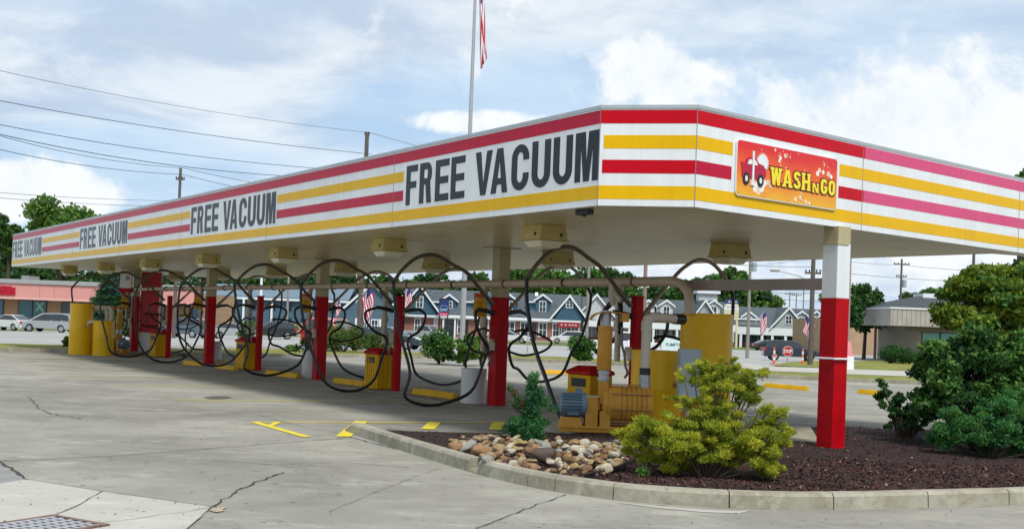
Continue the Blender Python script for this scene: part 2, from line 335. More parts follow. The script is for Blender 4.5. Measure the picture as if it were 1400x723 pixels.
# ---------------------------------------------------------------- ground
lot_m = concrete('lot_concrete', (.18, .172, .145), (.335, .32, .272), (.25, .238, .20))
road_m = concrete('road_concrete', (.29, .285, .27), (.37, .365, .35), (.33, .325, .31), 5, .5)
light_m = concrete('pale_concrete', (.36, .345, .295), (.45, .435, .38), (.40, .385, .33), 9)
curb_m = concrete('curb_concrete', (.27, .25, .19), (.40, .375, .30), (.22, .20, .14), 3, 3.)
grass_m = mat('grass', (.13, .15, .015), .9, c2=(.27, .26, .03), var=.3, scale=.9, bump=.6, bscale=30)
grassd_m = mat('darker_grass', (.07, .11, .02), .9, c2=(.15, .19, .03), var=.3, scale=.9, bump=.6, bscale=30)  # deeper green grass colour, used on the far verge
def sheet(name, pts, off, m, pix=True, kind='structure'):
    P = [tuple(T(*p)[:2]) for p in pts] if pix else [tuple(p) for p in pts]
    bm = bmesh.new(); vs = [bm.verts.new((p[0], p[1], 0)) for p in P]; f = bm.faces.new(vs)
    for Y in (50, 105):
        bmesh.ops.bisect_plane(bm, geom=bm.verts[:] + bm.edges[:] + bm.faces[:], plane_co=(0, Y, 0), plane_no=(0, 1, 0))
    bmesh.ops.triangulate(bm, faces=bm.faces[:])
    for v in bm.verts: v.co.z = terr(v.co.y) + off
    bmesh.ops.recalc_face_normals(bm, faces=bm.faces)
    if sum(f.normal.z for f in bm.faces) < 0: bmesh.ops.reverse_faces(bm, faces=bm.faces[:])
    me = bpy.data.meshes.new(name); bm.to_mesh(me); bm.free(); me.materials.append(m)
    o = bpy.data.objects.new(name, me); COL.objects.link(o)
    if kind: o['kind'] = kind
    return o
g = MB(); ys = [-60, 50, 105, 2500]
for i in range(3):
    a, b = ys[i], ys[i + 1]; g.add([(-1500, a, terr(a)), (1500, a, terr(a)), (1500, b, terr(b)), (-1500, b, terr(b))], [(0, 1, 2, 3)])
gr = g.build('ground', lot_m); gr['kind'] = 'structure'
# far side of the road: lawn and forecourts
sheet('road', [(-260, 468), (-260, 450), (60, 452), (420, 461), (620, 468.5), (860, 475.5), (1010, 478), (1180, 484), (1700, 505), (1700, 530), (1230, 497), (1130, 494), (1010, 503), (900, 497), (640, 482), (420, 475), (60, 471)], .008, road_m)
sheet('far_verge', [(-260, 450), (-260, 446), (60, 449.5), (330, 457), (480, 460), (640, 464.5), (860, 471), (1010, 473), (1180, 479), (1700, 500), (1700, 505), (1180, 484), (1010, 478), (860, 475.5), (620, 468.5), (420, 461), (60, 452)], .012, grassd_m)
verge_near = [(-200, 475), (60, 481), (250, 487), (420, 487.5), (560, 489.5), (700, 493), (860, 500), (1000, 513), (1050, 516.5), (1150, 521), (1250, 525), (1400, 532), (1600, 540)]
verge_far = [(1600, 530), (1400, 521), (1250, 516), (1150, 512.5), (1050, 508.5), (990, 503), (860, 493), (760, 488), (640, 484), (560, 482), (420, 478), (250, 477), (60, 471.5), (-200, 466)]
sheet('grass_verge', verge_near + verge_far, .035, grass_m)
kb = MB(); P = [T(*p) for p in verge_near]
for i in range(len(P) - 1):
    a, b = P[i], P[i + 1]; d = np.array([b[1] - a[1], -(b[0] - a[0])]); d = d / np.linalg.norm(d) * .18
    q = [(a[0], a[1]), (b[0], b[1]), (b[0] + d[0], b[1] + d[1]), (a[0] + d[0], a[1] + d[1])]
    kb.frus([(x, y, -.05 + terr(y)) for x, y in q], [(x, y, .13 + terr(y)) for x, y in q])
kb.build('verge_kerb', curb_m)['kind'] = 'structure'
sheet('sidewalk', [(990, 503), (1050, 508.5), (1150, 512.5), (1250, 516), (1400, 521), (1600, 530), (1600, 522), (1400, 514), (1250, 508.5), (1150, 505), (1060, 502), (1000, 497)], .05, light_m)
sheet('corner_lawn', [(1056, 501), (1150, 505), (1250, 508.5), (1400, 514), (1600, 522), (1600, 506), (1400, 499), (1260, 493), (1175, 494), (1100, 494), (1072, 497)], .06, grass_m)
# light apron slab at the drain and worn patch at the curb
sheet('drain_apron', [(-160, 660), (0, 661), (35, 655.5), (140, 672), (291, 693), (256, 723), (180, 790), (-200, 800)], .004, light_m)
sheet('pale_wash_mark', [(842, 687), (880, 690), (960, 696.5), (1010, 698.5), (1030, 696.8), (1010, 702), (960, 700), (900, 694.5)], .004, light_m)
# joints and cracks
jm = mat('joint_filler', (.05, .046, .038), .95)
jb = MB()
def crack(pts, w=.018, jit=.5, seed=0):
    g_ = random.Random(seed + len(pts)); P = [T(*p)[:2] for p in pts]; out = []
    for i in range(len(P) - 1):
        a, b = P[i], P[i + 1]; n = max(2, int(np.linalg.norm(b - a) / .10))
        for k in range(n):
            q = a + (b - a) * k / n; out.append((q[0] + g_.uniform(-.018, .018) * jit, q[1] + g_.uniform(-.018, .018) * jit))
    out.append(tuple(P[-1])); jb.ribbon(out, [w * .62 * g_.uniform(.4, 1.4) for _ in out], .0085)
crack([(0, 631), (60, 628), (150, 624), (240, 617), (330, 610), (430, 602), (480, 598), (540, 614)], .028, .7)
crack([(0, 631), (20, 645), (38, 656)], .05, 1.2); crack([(38, 655.5), (140, 672), (290, 693)], .014, .2)
crack([(140, 672), (105, 692), (74, 705)], .014, .3); crack([(290, 693), (305, 683), (335, 666), (360, 656), (388, 646)], .035, 1.3)
crack([(0, 543), (60, 541), (130, 540), (240, 538.5)], .02, .8); crack([(40, 543), (52, 558), (68, 565), (110, 573)], .03, 1.6)
crack([(52, 557), (90, 555), (125, 554)], .02, 1.2); crack([(256, 567), (300, 566), (342, 564.5), (430, 561)], .022, .8)
crack([(290, 693), (256, 723), (225, 750)], .014, .3); crack([(110, 719), (180, 710), (240, 702), (290, 694)], .012, 1.)
crack([(290, 629), (340, 633), (380, 636), (400, 634), (480, 633), (560, 640)], .02, 1.6); crack([(380, 636), (420, 642), (480, 647)], .014, 1.6)
crack([(775, 676), (740, 688), (700, 703), (650, 723)], .022, 1.); crack([(345, 565), (400, 580), (460, 592), (480, 598)], .014, 1.)
crack([(540, 614), (600, 606), (620, 604)], .012, .4); crack([(1120, 700), (1260, 697), (1400, 690)], .008, .2)
crack([(480, 598), (460, 600)], .02, 1); crack([(130, 503), (330, 508), (520, 514)], .016, .6); crack([(1050, 548), (1180, 553), (1240, 555)], .02, .3)
crack([(700, 540), (900, 546), (1110, 552)], .02, .3); crack([(0, 590), (-60, 560)], .02, .3); crack([(450, 700), (520, 670), (600, 640)], .008, .4)
g_ = random.Random(3)
for i in range(240):                                       # small chips, gum spots and bits of grit stuck on the slab
    x, y = g_.uniform(0, 1400), g_.uniform(560, 722); p = T(x, y)
    if y < 575 + (x > 470) * 115 or (x > 560 and y < 690): continue
    r = g_.uniform(.003, .011); jb.lathe([(r, 0), (r * .7, r * .3)], p[0], p[1], 6, cz=.0095)
jb.build('slab_joints', jm)['kind'] = 'structure'
sheet('rust_stain', [(286, 698), (297, 694), (311, 694), (304, 697), (308, 699), (296, 701), (291, 700)], .0092, mat('rust_stain', (.38, .31, .22), .9, var=.25, scale=20))
sheet('oil_stain', [(278, 543), (290, 541.5), (310, 541.5), (318, 543.5), (305, 545.5), (286, 545.5)], .0045, mat('oil_stain', (.09, .085, .075), .8, var=.3, scale=9))
sheet('patched_slab', [(20, 645), (0, 631), (-160, 640), (-160, 660), (0, 661), (35, 655.5)], .0042, mat('greyer_slab', (.24, .235, .22), .85, var=.15, scale=3))
# painted lines
def painted(name, pairs, m, w, off=.006):
    b = MB()
    for (p, q) in pairs: b.ribbon([T(*p)[:2], T(*q)[:2]], w, off); off += .0008
    o = b.build(name, m); o['kind'] = 'structure'; return o
painted('yellow_bay_marking', [((343, 577), (692, 578))], yline, .085)
painted('yellow_arrow_marking', [((349, 577.5), (420, 597.5))], yline, .13, .0075); painted('yellow_arrow_tick', [((366, 583.5), (380, 577.5))], yline, .10, .009)
painted('yellow_block_marking', [((494, 576), (469, 597)), ((595, 577), (585, 587)), ((682, 577), (677, 588))], yline, .2, .009)
painted('yellow_bay_line', [((237, 546.5), (420, 548.5)), ((420, 548.5), (640, 551))], yline, .085, .006)
painted('faded_bay_line', [((150, 526.5), (540, 532))], yline, .075, .0062)
painted('worn_bay_lines', [((90, 514), (400, 519)), ((60, 505.5), (330, 509)), ((40, 499), (260, 501.5)), ((30, 494), (210, 495.5)), ((20, 490), (180, 491.5))], yworn, .13, .006)
# canopy frame helper: b across (x), a along the row (y)
U = np.array([math.cos(2.165), math.sin(2.165)]); NN = np.array([U[1], -U[0]]); C1 = np.array([4.403, 15.6275]); RZ = math.atan2(NN[1], NN[0])
def F(b, a, z=0.):
    p = C1 + NN * b + U * a; return (float(p[0]), float(p[1]), z)
def toF(p): q = np.array(p[:2]) - C1; return float(q @ NN), float(q @ U)
rl = MB()
rl.ribbon([F(-.85, 3.2)[:2], F(-.75, 12)[:2], F(-.7, 30)[:2]], .07, .0065); rl.ribbon([F(.35, 3.2)[:2], F(.35, 30)[:2]], .07, .0065); rl.build('row_edge_line', wline)['kind'] = 'structure'
# rear stall lines
rs = MB()
for k in range(9): rs.ribbon([F(.8, 4.2 + 4.145 * k)[:2], F(6.2, 6.2 + 4.145 * k)[:2]], .09, .0065)
rs.build('rear_bay_lines', wline)['kind'] = 'structure'
# ---------------------------------------------------------------- planted island: curb, mulch, pad
curb_px = [(470, 589), (520, 606.5), (560, 619.5), (600, 632), (632, 642), (660, 650), (700, 660), (740, 668.5), (780, 675), (860, 685.5), (960, 692.5), (1030, 695.5), (1100, 697), (1180, 696), (1250, 694), (1330, 691.5), (1400, 689), (1500, 682), (1640, 668)]
CP = [G(*p)[:2] for p in curb_px]
# smooth the curve
def smooth(P, n=4):
    out = []
    for i in range(len(P) - 1):
        p0, p1, p2, p3 = P[max(i - 1, 0)], P[i], P[i + 1], P[min(i + 2, len(P) - 1)]
        for k in range(n):
            t = k / n; out.append(.5 * ((2 * p1) + (-p0 + p2) * t + (2 * p0 - 5 * p1 + 4 * p2 - p3) * t * t + (-p0 + 3 * p1 - 3 * p2 + p3) * t ** 3))
    out.append(P[-1]); return out
CS = smooth([np.array(p) for p in CP])
CN = []
for i in range(len(CS)):
    d = CS[min(i + 1, len(CS) - 1)] - CS[max(i - 1, 0)]; d /= np.linalg.norm(d); CN.append(np.array([-d[1], d[0]]))
def curb_at(i, x): return CS[i] + CN[i] * x
notch = (17, 19)
cb = MB(); cuts = [4, 12, 19, 26, 29, 36, 42, 50, 57, 62, 68]
i0 = 0
for c in [12, 17, 19, 26, 30, 35, 42, 50, 57, 63, len(CS) - 1]:
    h = .045 if (i0, c) == notch else .15
    secs = []
    for i in range(i0, c + 1):
        e_ = 0.006 if i == i0 else (-.006 if i == c else 0); t = (CS[min(i + 1, len(CS) - 1)] - CS[max(i - 1, 0)]); t = t / np.linalg.norm(t)
        sh = h * (1 if i > 0 else .3)
        pr_ = [(0, -.05), (0.012, sh - .03), (.035, sh), (.155, sh), (.165, sh - .02), (.165, -.05)]
        secs.append([(*(curb_at(i, x) + t * e_), z) for x, z in pr_])
    V = [p for s_ in secs for p in s_]; n = 6; Fc = [tuple(range(5, -1, -1)), tuple((len(secs) - 1) * n + k for k in range(n))]
    for j in range(len(secs) - 1):
        for k in range(n): Fc.append((j * n + k, j * n + (k + 1) % n, (j + 1) * n + (k + 1) % n, (j + 1) * n + k))
    cb.add(V, Fc); i0 = c
co = cb.build('island_curb', curb_m); co['kind'] = 'structure'
mulch_m = mat('bark_mulch', (.016, .007, .006), .95, c2=(.050, .020, .016), var=.4, scale=22, bump=1., bscale=60)
inner = [curb_at(i, .16) for i in range(0, len(CS))]
back = [G(x, y, .1)[:2] for x, y in [(1640, 596), (1500, 592), (1400, 589), (1250, 585.5), (1160, 584), (1112, 583)]]
back += [G(x, y, .1)[:2] for x, y in [(1119, 606), (1060, 600), (1000, 600), (900, 598), (840, 593), (735, 591.5), (620, 589.5), (500, 586.5)]]
poly = [tuple(p) for p in inner] + [tuple(p) for p in back]
def inpoly(x, y, P):
    c = False; j = len(P) - 1
    for i in range(len(P)):
        if (P[i][1] > y) != (P[j][1] > y) and x < (P[j][0] - P[i][0]) * (y - P[i][1]) / (P[j][1] - P[i][1]) + P[i][0]: c = not c
        j = i
    return c
bm = bmesh.new(); vs = [bm.verts.new((p[0], p[1], .085)) for p in poly]; f_ = bm.faces.new(vs); bmesh.ops.triangulate(bm, faces=[f_])
for _ in range(5):
    bmesh.ops.subdivide_edges(bm, edges=[e for e in bm.edges if e.calc_length() > .16], cuts=1, use_grid_fill=True); bmesh.ops.triangulate(bm, faces=bm.faces[:])
from mathutils import noise as mnoise
bset = set()
for e in bm.edges:
    if e.is_boundary: bset.add(e.verts[0]); bset.add(e.verts[1])
def mulch_h(x, y): return .10 + .03 * mnoise.noise(Vector((x * 1.3, y * 1.3, 0))) + .012 * mnoise.noise(Vector((x * 6, y * 6, 3)))
for v in bm.verts: v.co.z = .09 if v in bset else mulch_h(v.co.x, v.co.y)
for e in [e for e in bm.edges if e.is_boundary]: pass
me = bpy.data.meshes.new('mulch_bed'); bm.normal_update()
if sum(f.normal.z for f in bm.faces) < 0: bmesh.ops.reverse_faces(bm, faces=bm.faces[:])
bm.to_mesh(me); bm.free(); me.materials.append(mulch_m); mo = bpy.data.objects.new('mulch_bed', me); COL.objects.link(mo); mo['kind'] = 'structure'
# loose bark chips: uncountable
chipm = [mat('bark_chip_dark', (.035, .014, .011), .95), mat('bark_chip_red', (.085, .030, .022), .95), mat('bark_chip_tan', (.30, .20, .12), .9)]
g_ = np.random.default_rng(5); Vc = []; mi = []; cnt = 0
while cnt < 26000:
    x, y = g_.uniform(-2, 9), g_.uniform(10.4, 19.5)
    if g_.random() < .55: x, y = g_.uniform(.8, 6.5), g_.uniform(10.5, 14)
    if not inpoly(x, y, poly): continue
    l, w = g_.uniform(.012, .05), g_.uniform(.004, .014); a = g_.uniform(0, 6.28); t = g_.normal() * .35; c = np.array([x, y, mulch_h(x, y) + .008]); d = np.array([math.cos(a), math.sin(a), t]) * l / 2; q = np.array([-math.sin(a), math.cos(a), g_.normal() * .5]) * w
    Vc += [c - d - q * .5, c - d * .3 + q, c + d, c + d * .2 - q]; mi.append(g_.choice([0, 1, 2], p=[.56, .42, .02])); cnt += 1
ch = npmesh('bark_chips', np.array(Vc), np.arange(4 * cnt).reshape(-1, 4), chipm, np.array(mi)); tag(ch, 'loose dark red brown bark chips over the planting bed', 'bark mulch', kind='stuff')
# concrete pad under the blower and the tanks
pad = [G(*p, .12)[:2] for p in [(737, 589.5), (840, 591), (905, 596), (1000, 598), (1060, 598), (1122, 605), (1108, 583)]] + [np.array(F(1.3, 3.2)[:2]), np.array(F(1.3, 5.2)[:2]), np.array(F(-1.2, 5.2)[:2]), G(700, 575, .12)[:2]]
pb = MB(); pb.prism([tuple(p) for p in pad], -.05, .12); pbo = pb.build('equipment_pad', curb_m); pbo['kind'] = 'structure'
# river stones
stone_cols = [('tan', (.36, .26, .15)), ('brown', (.20, .11, .05)), ('pale', (.52, .46, .35)), ('grey', (.30, .29, .25)), ('rusty', (.32, .18, .085)), ('dark', (.09, .065, .05)), ('ochre', (.38, .27, .11))]
stone_m = [mat('stone_' + n_, c, .75, var=.35, scale=9, c2=tuple(min(1, v * 1.25) for v in c), bump=.4) for n_, c in stone_cols]
stone_px = [(613, 602), (650, 599), (700, 597), (760, 601), (842, 605), (866, 628), (838, 644), (790, 650), (735, 645), (695, 634), (662, 630), (640, 616)]
sp_ = [tuple(G(x, y, .14)[:2]) for x, y in stone_px]; shapes = {}
def stone_mesh(k, v):
    v = v % 12
    if (k, v) in shapes: return shapes[(k, v)]
    bm = bmesh.new(); bmesh.ops.create_icosphere(bm, subdivisions=3, radius=1); r_ = random.Random(v * 13 + 5); off = Vector((r_.random() * 9, r_.random() * 9, r_.random() * 9)); ax = Vector((1, r_.uniform(.6, .85), r_.uniform(.42, .62)))
    for q in bm.verts:
        d = q.co.normalized(); s_ = 1 + .28 * mnoise.noise(d * 1.2 + off) + .08 * mnoise.noise(d * 3 + off); q.co = Vector((d.x * ax.x, d.y * ax.y, d.z * ax.z)) * s_
    for _ in range(7):
        nn = Vector((r_.gauss(0, 1), r_.gauss(0, 1), r_.gauss(0, .8))).normalized(); lim = r_.uniform(.62, .85) * max((q.co.dot(nn) for q in bm.verts))
        for q in bm.verts:
            e = q.co.dot(nn) - lim
            if e > 0: q.co -= nn * e * .85
    me = bpy.data.meshes.new('river_stone'); bm.to_mesh(me); bm.free(); me.materials.append(stone_m[k]); me.polygons.foreach_set('use_smooth', [True] * len(me.polygons)); shapes[(k, v)] = me; return me
SL = ['tan rounded river stone in the rock pile inside the curb', 'brown rounded river stone in the rock pile inside the curb', 'pale cream river stone in the rock pile inside the curb', 'grey rounded river stone in the rock pile inside the curb', 'rusty orange river stone in the rock pile inside the curb', 'dark brown river stone in the rock pile inside the curb', 'ochre yellow river stone in the rock pile inside the curb']
r_ = random.Random(21); placed = []; tries = 0
def put_stone(x, y, s, k, v, z=None, rot=None, label=None):
    o = bpy.data.objects.new('river_stone', stone_mesh(k, v)); COL.objects.link(o); o.scale = (s, s, s); o.location = (x, y, .10 + s * .42 if z is None else z); o.rotation_euler = rot or (r_.uniform(-.4, .4), r_.uniform(-.4, .4), r_.uniform(0, 6.3))
    tag(o, label or SL[k], 'stone', 'river stones in the rock pile' + ('' if label else ', ' + stone_cols[k][0] + ' ones')); placed.append((x, y, s))
bx_ = G(748, 624, .2); put_stone(bx_[0], bx_[1], .17, 5, 3, .22, (0, .05, .25), 'largest dark brown boulder lying in the middle of the rock pile')
bx_ = G(664, 632, .15); put_stone(bx_[0] + .02, bx_[1] + .16, .11, 3, 1, .15, (.1, .2, 1.1), 'angular pale grey rock spilling into the gap in the curb')
bx_ = G(638, 611, .2); put_stone(bx_[0], bx_[1], .12, 3, 6, .2, (.1, -.5, .6), 'speckled light grey rock at the left end of the pile')
bx_ = G(656, 614, .2); put_stone(bx_[0], bx_[1], .14, 4, 2, .19, (.1, .1, .2), 'flat rusty red rock beside the speckled grey rock')
bx_ = G(622, 607, .2); put_stone(bx_[0], bx_[1], .09, 4, 4, .17, (.1, .1, .2), 'orange rock at the far left tip of the pile')
while len(placed) < 292 and tries < 60000:
    tries += 1; x, y = r_.uniform(-1.2, 2.2), r_.uniform(11.2, 16)
    if not inpoly(x, y, sp_): continue
    s = (r_.choice([.085, .1, .11]) if len(placed) < 22 else r_.choice([.06, .07, .08]) if len(placed) < 90 else r_.choice([.04, .048, .055, .062])) * r_.uniform(.85, 1.15)
    up_ = len(placed) > 200
    if any(math.hypot(x - a, y - b) < (s + c) * (.36 if up_ else .56) for a, b, c in placed): continue
    put_stone(x, y, s, r_.choices(range(7), [6, 5, 4, 3, 3, 2, 5])[0], r_.randrange(12), .10 + s * .42 + (.045 if up_ else 0))
eb = MB(); pts = [(*(G(x, y, .12)[:2]), 0) for x, y in [(800, 652), (820, 647), (845, 640), (868, 629)]]
for i in range(3):
    a, b = np.array(pts[i]), np.array(pts[i + 1]); d = b - a; q = np.array([-d[1], d[0], 0]) / np.linalg.norm(d[:2]) * .012
    eb.frus([tuple(a - q), tuple(b - q), tuple(b + q), tuple(a + q)], [tuple(p + np.array([0, 0, .15])) for p in (a - q, b - q, b + q, a + q)])
tag(eb.build('bed_edging', black), 'thin black plastic edging between the stones and the mulch', 'edging')
# storm drain
dr = [np.array(G(*p)[:2]) for p in [(74, 705.5), (113, 718)]]
gx = np.array(G(0, 716.5)[:2]); ax_ = (gx - dr[0]); ax_ /= np.linalg.norm(ax_); ay_ = np.array([ax_[1], -ax_[0]]); ay_ = ay_ if ay_[1] < 0 else -ay_
dth = math.atan2(-ax_[1], -ax_[0]); dt = thing('storm_drain', 'rusty iron storm drain grate set in the pale slab', 'drain', (float(dr[0][0]), float(dr[0][1]), .004), dth)
rust = mat('rusty_iron', (.13, .075, .055), .8, c2=(.26, .17, .14), var=.3, scale=12, bump=.3)
b = MB(); b.box(-.82, .0, -.62, -.575, 0, .014); b.box(-.82, 0, -.045, 0, 0, .0143); b.box(-.045, 0, -.575, -.045, 0, .0138); b.box(-.82, -.775, -.575, -.045, 0, .0138); b.build('frame', rust, dt)
b = MB()
for i in range(11): b.box(-.775 + i * .0673, -.75 + i * .0673, -.575, -.045, .003, .010)
for i in range(6): b.box(-.775, -.045, -.575 + i * .101, -.548 + i * .101, .003, .0112)
b.build('grate', mat('worn_grate_iron', (.42, .42, .44), .6, .2, var=.2), dt)
b = MB(); b.box(-.775, -.045, -.575, -.045, .0002, .002); b.build('pit', dark, dt)
# ---------------------------------------------------------------- canopy
canopy = thing('canopy', 'long flat canopy with red and yellow striped white fascia reading FREE VACUUM', 'canopy', F(0, 0), RZ)
ZB, ZT, ZS = 3.086, 4.2998, 3.062
PA, PB, PD, PE, PF_, PG = (-3.76, .514), (-2.95, -.33), (6.6, .58), (5.0, .96), (5.0, 36.6), (-3.76, 36.6)
poly_c = [PA, PB, PD, PE, PF_, PG]
soff = linemat('soffit_panel_cream', (.64, .55, .33), (.24, .19, .10), 1, 3.6, .34, .84, .8, .22)
b = MB(); q = [(p[0] * .99 + .006, p[1]) for p in poly_c]; cen = np.mean(poly_c, 0)
def inset(P, d):
    n = len(P); out = []; area = sum(P[i][0] * P[(i + 1) % n][1] - P[(i + 1) % n][0] * P[i][1] for i in range(n)); sg = 1 if area > 0 else -1
    for i in range(n):
        p0, p1, p2 = map(np.array, (P[i - 1], P[i], P[(i + 1) % n])); a = (p1 - p0) / np.linalg.norm(p1 - p0); c = (p2 - p1) / np.linalg.norm(p2 - p1)
        na, nc = np.array([-a[1], a[0]]) * sg, np.array([-c[1], c[0]]) * sg; m_ = na + nc; m_ = m_ / max(m_ @ na, .2); out.append(tuple(p1 + m_ * d))
    return out
b.prism(inset(poly_c, .075), ZS + .03, ZS + .07); b.build('soffit', soff, canopy)
b = MB(); b.prism(inset(poly_c, .075), ZT - .12, ZT - .07); b.build('roof_deck', galv, canopy)
names = [(PA, PB), (PB, PD), (PD, PE), (PE, PF_), (PF_, PG), (PG, PA)]
oi = inset(poly_c, .07)
seam = mat('panel_seam', (.22, .24, .25), .6)
for i in range(6):
    a, c = poly_c[i], poly_c[(i + 1) % 6]; ai, ci = oi[i], oi[(i + 1) % 6]
    b = MB(); b.prism([a, c, ci, ai], ZB, ZT - .03); b.build('fascia_panel', white, canopy)
    b = MB(); ex = lambda p, q_: p; ao = inset(poly_c, -.012); b.prism([ao[i], ao[(i + 1) % 6], inset(poly_c, .09)[(i + 1) % 6], inset(poly_c, .09)[i]], ZT - .03, ZT + .012); b.build('cap_flashing', alum, canopy)
class Wall:            # a vertical face of the canopy: s along it, z up, o outwards
    def __init__(s, p, q):
        s.p = np.array(p, float); d = np.array(q, float) - s.p; s.L = float(np.linalg.norm(d)); s.d = d / s.L; s.n = np.array([s.d[1], -s.d[0]])
        if s.n @ (s.p - cen) < 0: s.n = -s.n
    def pt(s, a, z, o): p = s.p + s.d * a + s.n * o; return (float(p[0]), float(p[1]), z)
    def slab(s, b, a0, a1, z0, z1, o0=.0, o1=.003):
        return b.frus([s.pt(a0, z0, o0), s.pt(a1, z0, o0), s.pt(a1, z1, o0), s.pt(a0, z1, o0)], [s.pt(a0, z0, o1), s.pt(a1, z0, o1), s.pt(a1, z1, o1), s.pt(a0, z1, o1)])
H_ = ZT - ZB
R1, Y1, R2, Y2 = (.826, .96), (.575, .709), (.327, .461), (.068, .203)
def vz(v): return ZB + H_ * v
def stripe(w, a0, a1, v, m):
    b = MB(); w.slab(b, a0, a1, vz(v[0]), vz(v[1])); return b.build('stripe', m, canopy)
WF = Wall(PA, PG); WC = Wall(PA, PB); WE = Wall(PB, PD)
stripe(WF, 0, WF.L, R1, dred); stripe(WF, 0, WF.L, Y2, yel)
blocks_ = [(.02, 4.88), (10.16, 15.2), (20.46, 25.6), (31.0, 36.0)]
for a0, a1 in ((4.97, 10.10), (15.27, 20.40), (25.68, 30.9)): stripe(WF, a0, a1, Y1, yel); stripe(WF, a0, a1, R2, dred)
stripe(WC, 0, WC.L, R1, bred); stripe(WC, 0, WC.L, Y2, yel); stripe(WC, .045, WC.L, Y1, yel); stripe(WC, .035, WC.L, R2, bred)
stripe(WE, 0, 3.49, R1, bred); stripe(WE, 3.492, WE.L, R1, pink); stripe(WE, 0, WE.L, Y2, yel)
stripe(WE, 0, .66, Y1, yel); stripe(WE, 2.9, WE.L, Y1, yel); stripe(WE, 0, .65, R2, dred); stripe(WE, 2.89, 3.48, R2, bred); stripe(WE, 3.482, WE.L, R2, pink)
for w, ss in ((WF, (.004, 5.3, 10.6, 15.9, 21.2, 26.5, 31.8)), (WC, (WC.L - .004,)), (WE, (3.45, 7.9))):
    for s_ in ss: b = MB(); w.slab(b, s_ - .004, s_ + .004, ZB, ZT - .03, .0, .0045); b.build('seam', seam, canopy)
# lettering, drawn as heavy condensed capitals
def glyph(ch, w, h, t):
    P = []
    def rect(x0, x1, y0, y1): P.append([(x0, y0), (x1, y0), (x1, y1), (x0, y1)])
    def arc(cx, cy, rx, ry, tx, ty, a0, a1, n=12):
        for i in range(n):
            q0, q1 = rad(a0 + (a1 - a0) * i / n), rad(a0 + (a1 - a0) * (i + 1) / n)
            P.append([(cx + rx * math.cos(q0), cy + ry * math.sin(q0)), (cx + rx * math.cos(q1), cy + ry * math.sin(q1)), (cx + (rx - tx) * math.cos(q1), cy + (ry - ty) * math.sin(q1)), (cx + (rx - tx) * math.cos(q0), cy + (ry - ty) * math.sin(q0))])
    u_ = h * .17
    if ch == 'F': rect(0, t, 0, h); rect(t, w, h - u_, h); rect(t, w * .9, h * .42, h * .42 + u_)
    elif ch == 'E': rect(0, t, 0, h); rect(t, w, h - u_, h); rect(t, w * .95, h * .42, h * .42 + u_); rect(t, w, 0, u_)
    elif ch == 'R':
        rect(0, t, 0, h); rm = h * .27; cy = h - rm; rect(t, w - rm * .8, h - u_, h); rect(t, w - rm * .8, h - 2 * rm, h - 2 * rm + u_ * .9)
        arc(w - rm * .8, cy, rm * .8, rm, t * .92, u_ * .93, -90, 90); x = w - t * 1.02
        P.append([(w * .50, h - 2 * rm + .004), (w * .86, h - 2 * rm + .05), (w, 0), (x, 0)])
    elif ch == 'V': P.append([(0, h), (t * 1.05, h), (w / 2, h * .24), (w / 2, 0), (w / 2 - t * .5, 0)]); P.append([(w, h), (w - t * 1.05, h), (w / 2, h * .24), (w / 2, 0), (w / 2 + t * .5, 0)])
    elif ch == 'A':
        P.append([(0, 0), (t * 1.0, 0), (w / 2, h * .74), (w / 2, h), (w / 2 - t * .55, h)]); P.append([(w, 0), (w - t * 1.0, 0), (w / 2, h * .74), (w / 2, h), (w / 2 + t * .55, h)]); rect(w * .28, w * .72, h * .19, h * .19 + u_ * .85)
    elif ch == 'C':
        ry = h * .30; arc(w / 2, h - ry, w / 2, ry, t, u_, 0, 180); arc(w / 2, ry, w / 2, ry, t, u_, 180, 360); rect(0, t, ry, h - ry); rect(w - t, w, h - ry - h * .05, h - ry); rect(w - t, w, ry, ry + h * .07)
    elif ch == 'U': ry = h * .30; arc(w / 2, ry, w / 2, ry, t, u_, 180, 360); rect(0, t, ry, h); rect(w - t, w, ry, h)
    elif ch == 'M':
        rect(0, t * .85, 0, h); rect(w - t * .85, w, 0, h); P.append([(t * .85, h), (t * 1.5, h), (w / 2 + t * .02, h * .3), (w / 2, 0), (w / 2 - t * .42, 0), (t * .85, h * .72)]); P.append([(w - t * .85, h), (w - t * 1.5, h), (w / 2 - t * .02, h * .3), (w / 2, 0), (w / 2 + t * .42, 0), (w - t * .85, h * .72)])
    return P
LET = [('F', 4.90, 4.54), ('R', 4.47, 4.10), ('E', 3.99, 3.59), ('E', 3.53, 3.14), ('V', 2.86, 2.42), ('A', 2.44, 2.02), ('C', 1.93, 1.52), ('U', 1.45, 1.03), ('U', .97, .56), ('M', .50, .03)]
for (s0, s1) in blocks_:
    k = (s1 - s0) / 4.87; b = MB(); n_ = 0
    for ch_, l, r in LET:
        for pl in glyph(ch_, (l - r) * k, .62, .135 * k):
            n_ += 1; o = .004 + .00025 * (n_ % 5); L_ = s0 + (l - .03) * k
            b.frus([WF.pt(L_ - x, 3.40 + y, .0) for x, y in pl], [WF.pt(L_ - x, 3.40 + y, o) for x, y in pl])
    b.build('lettering', letterm, canopy)
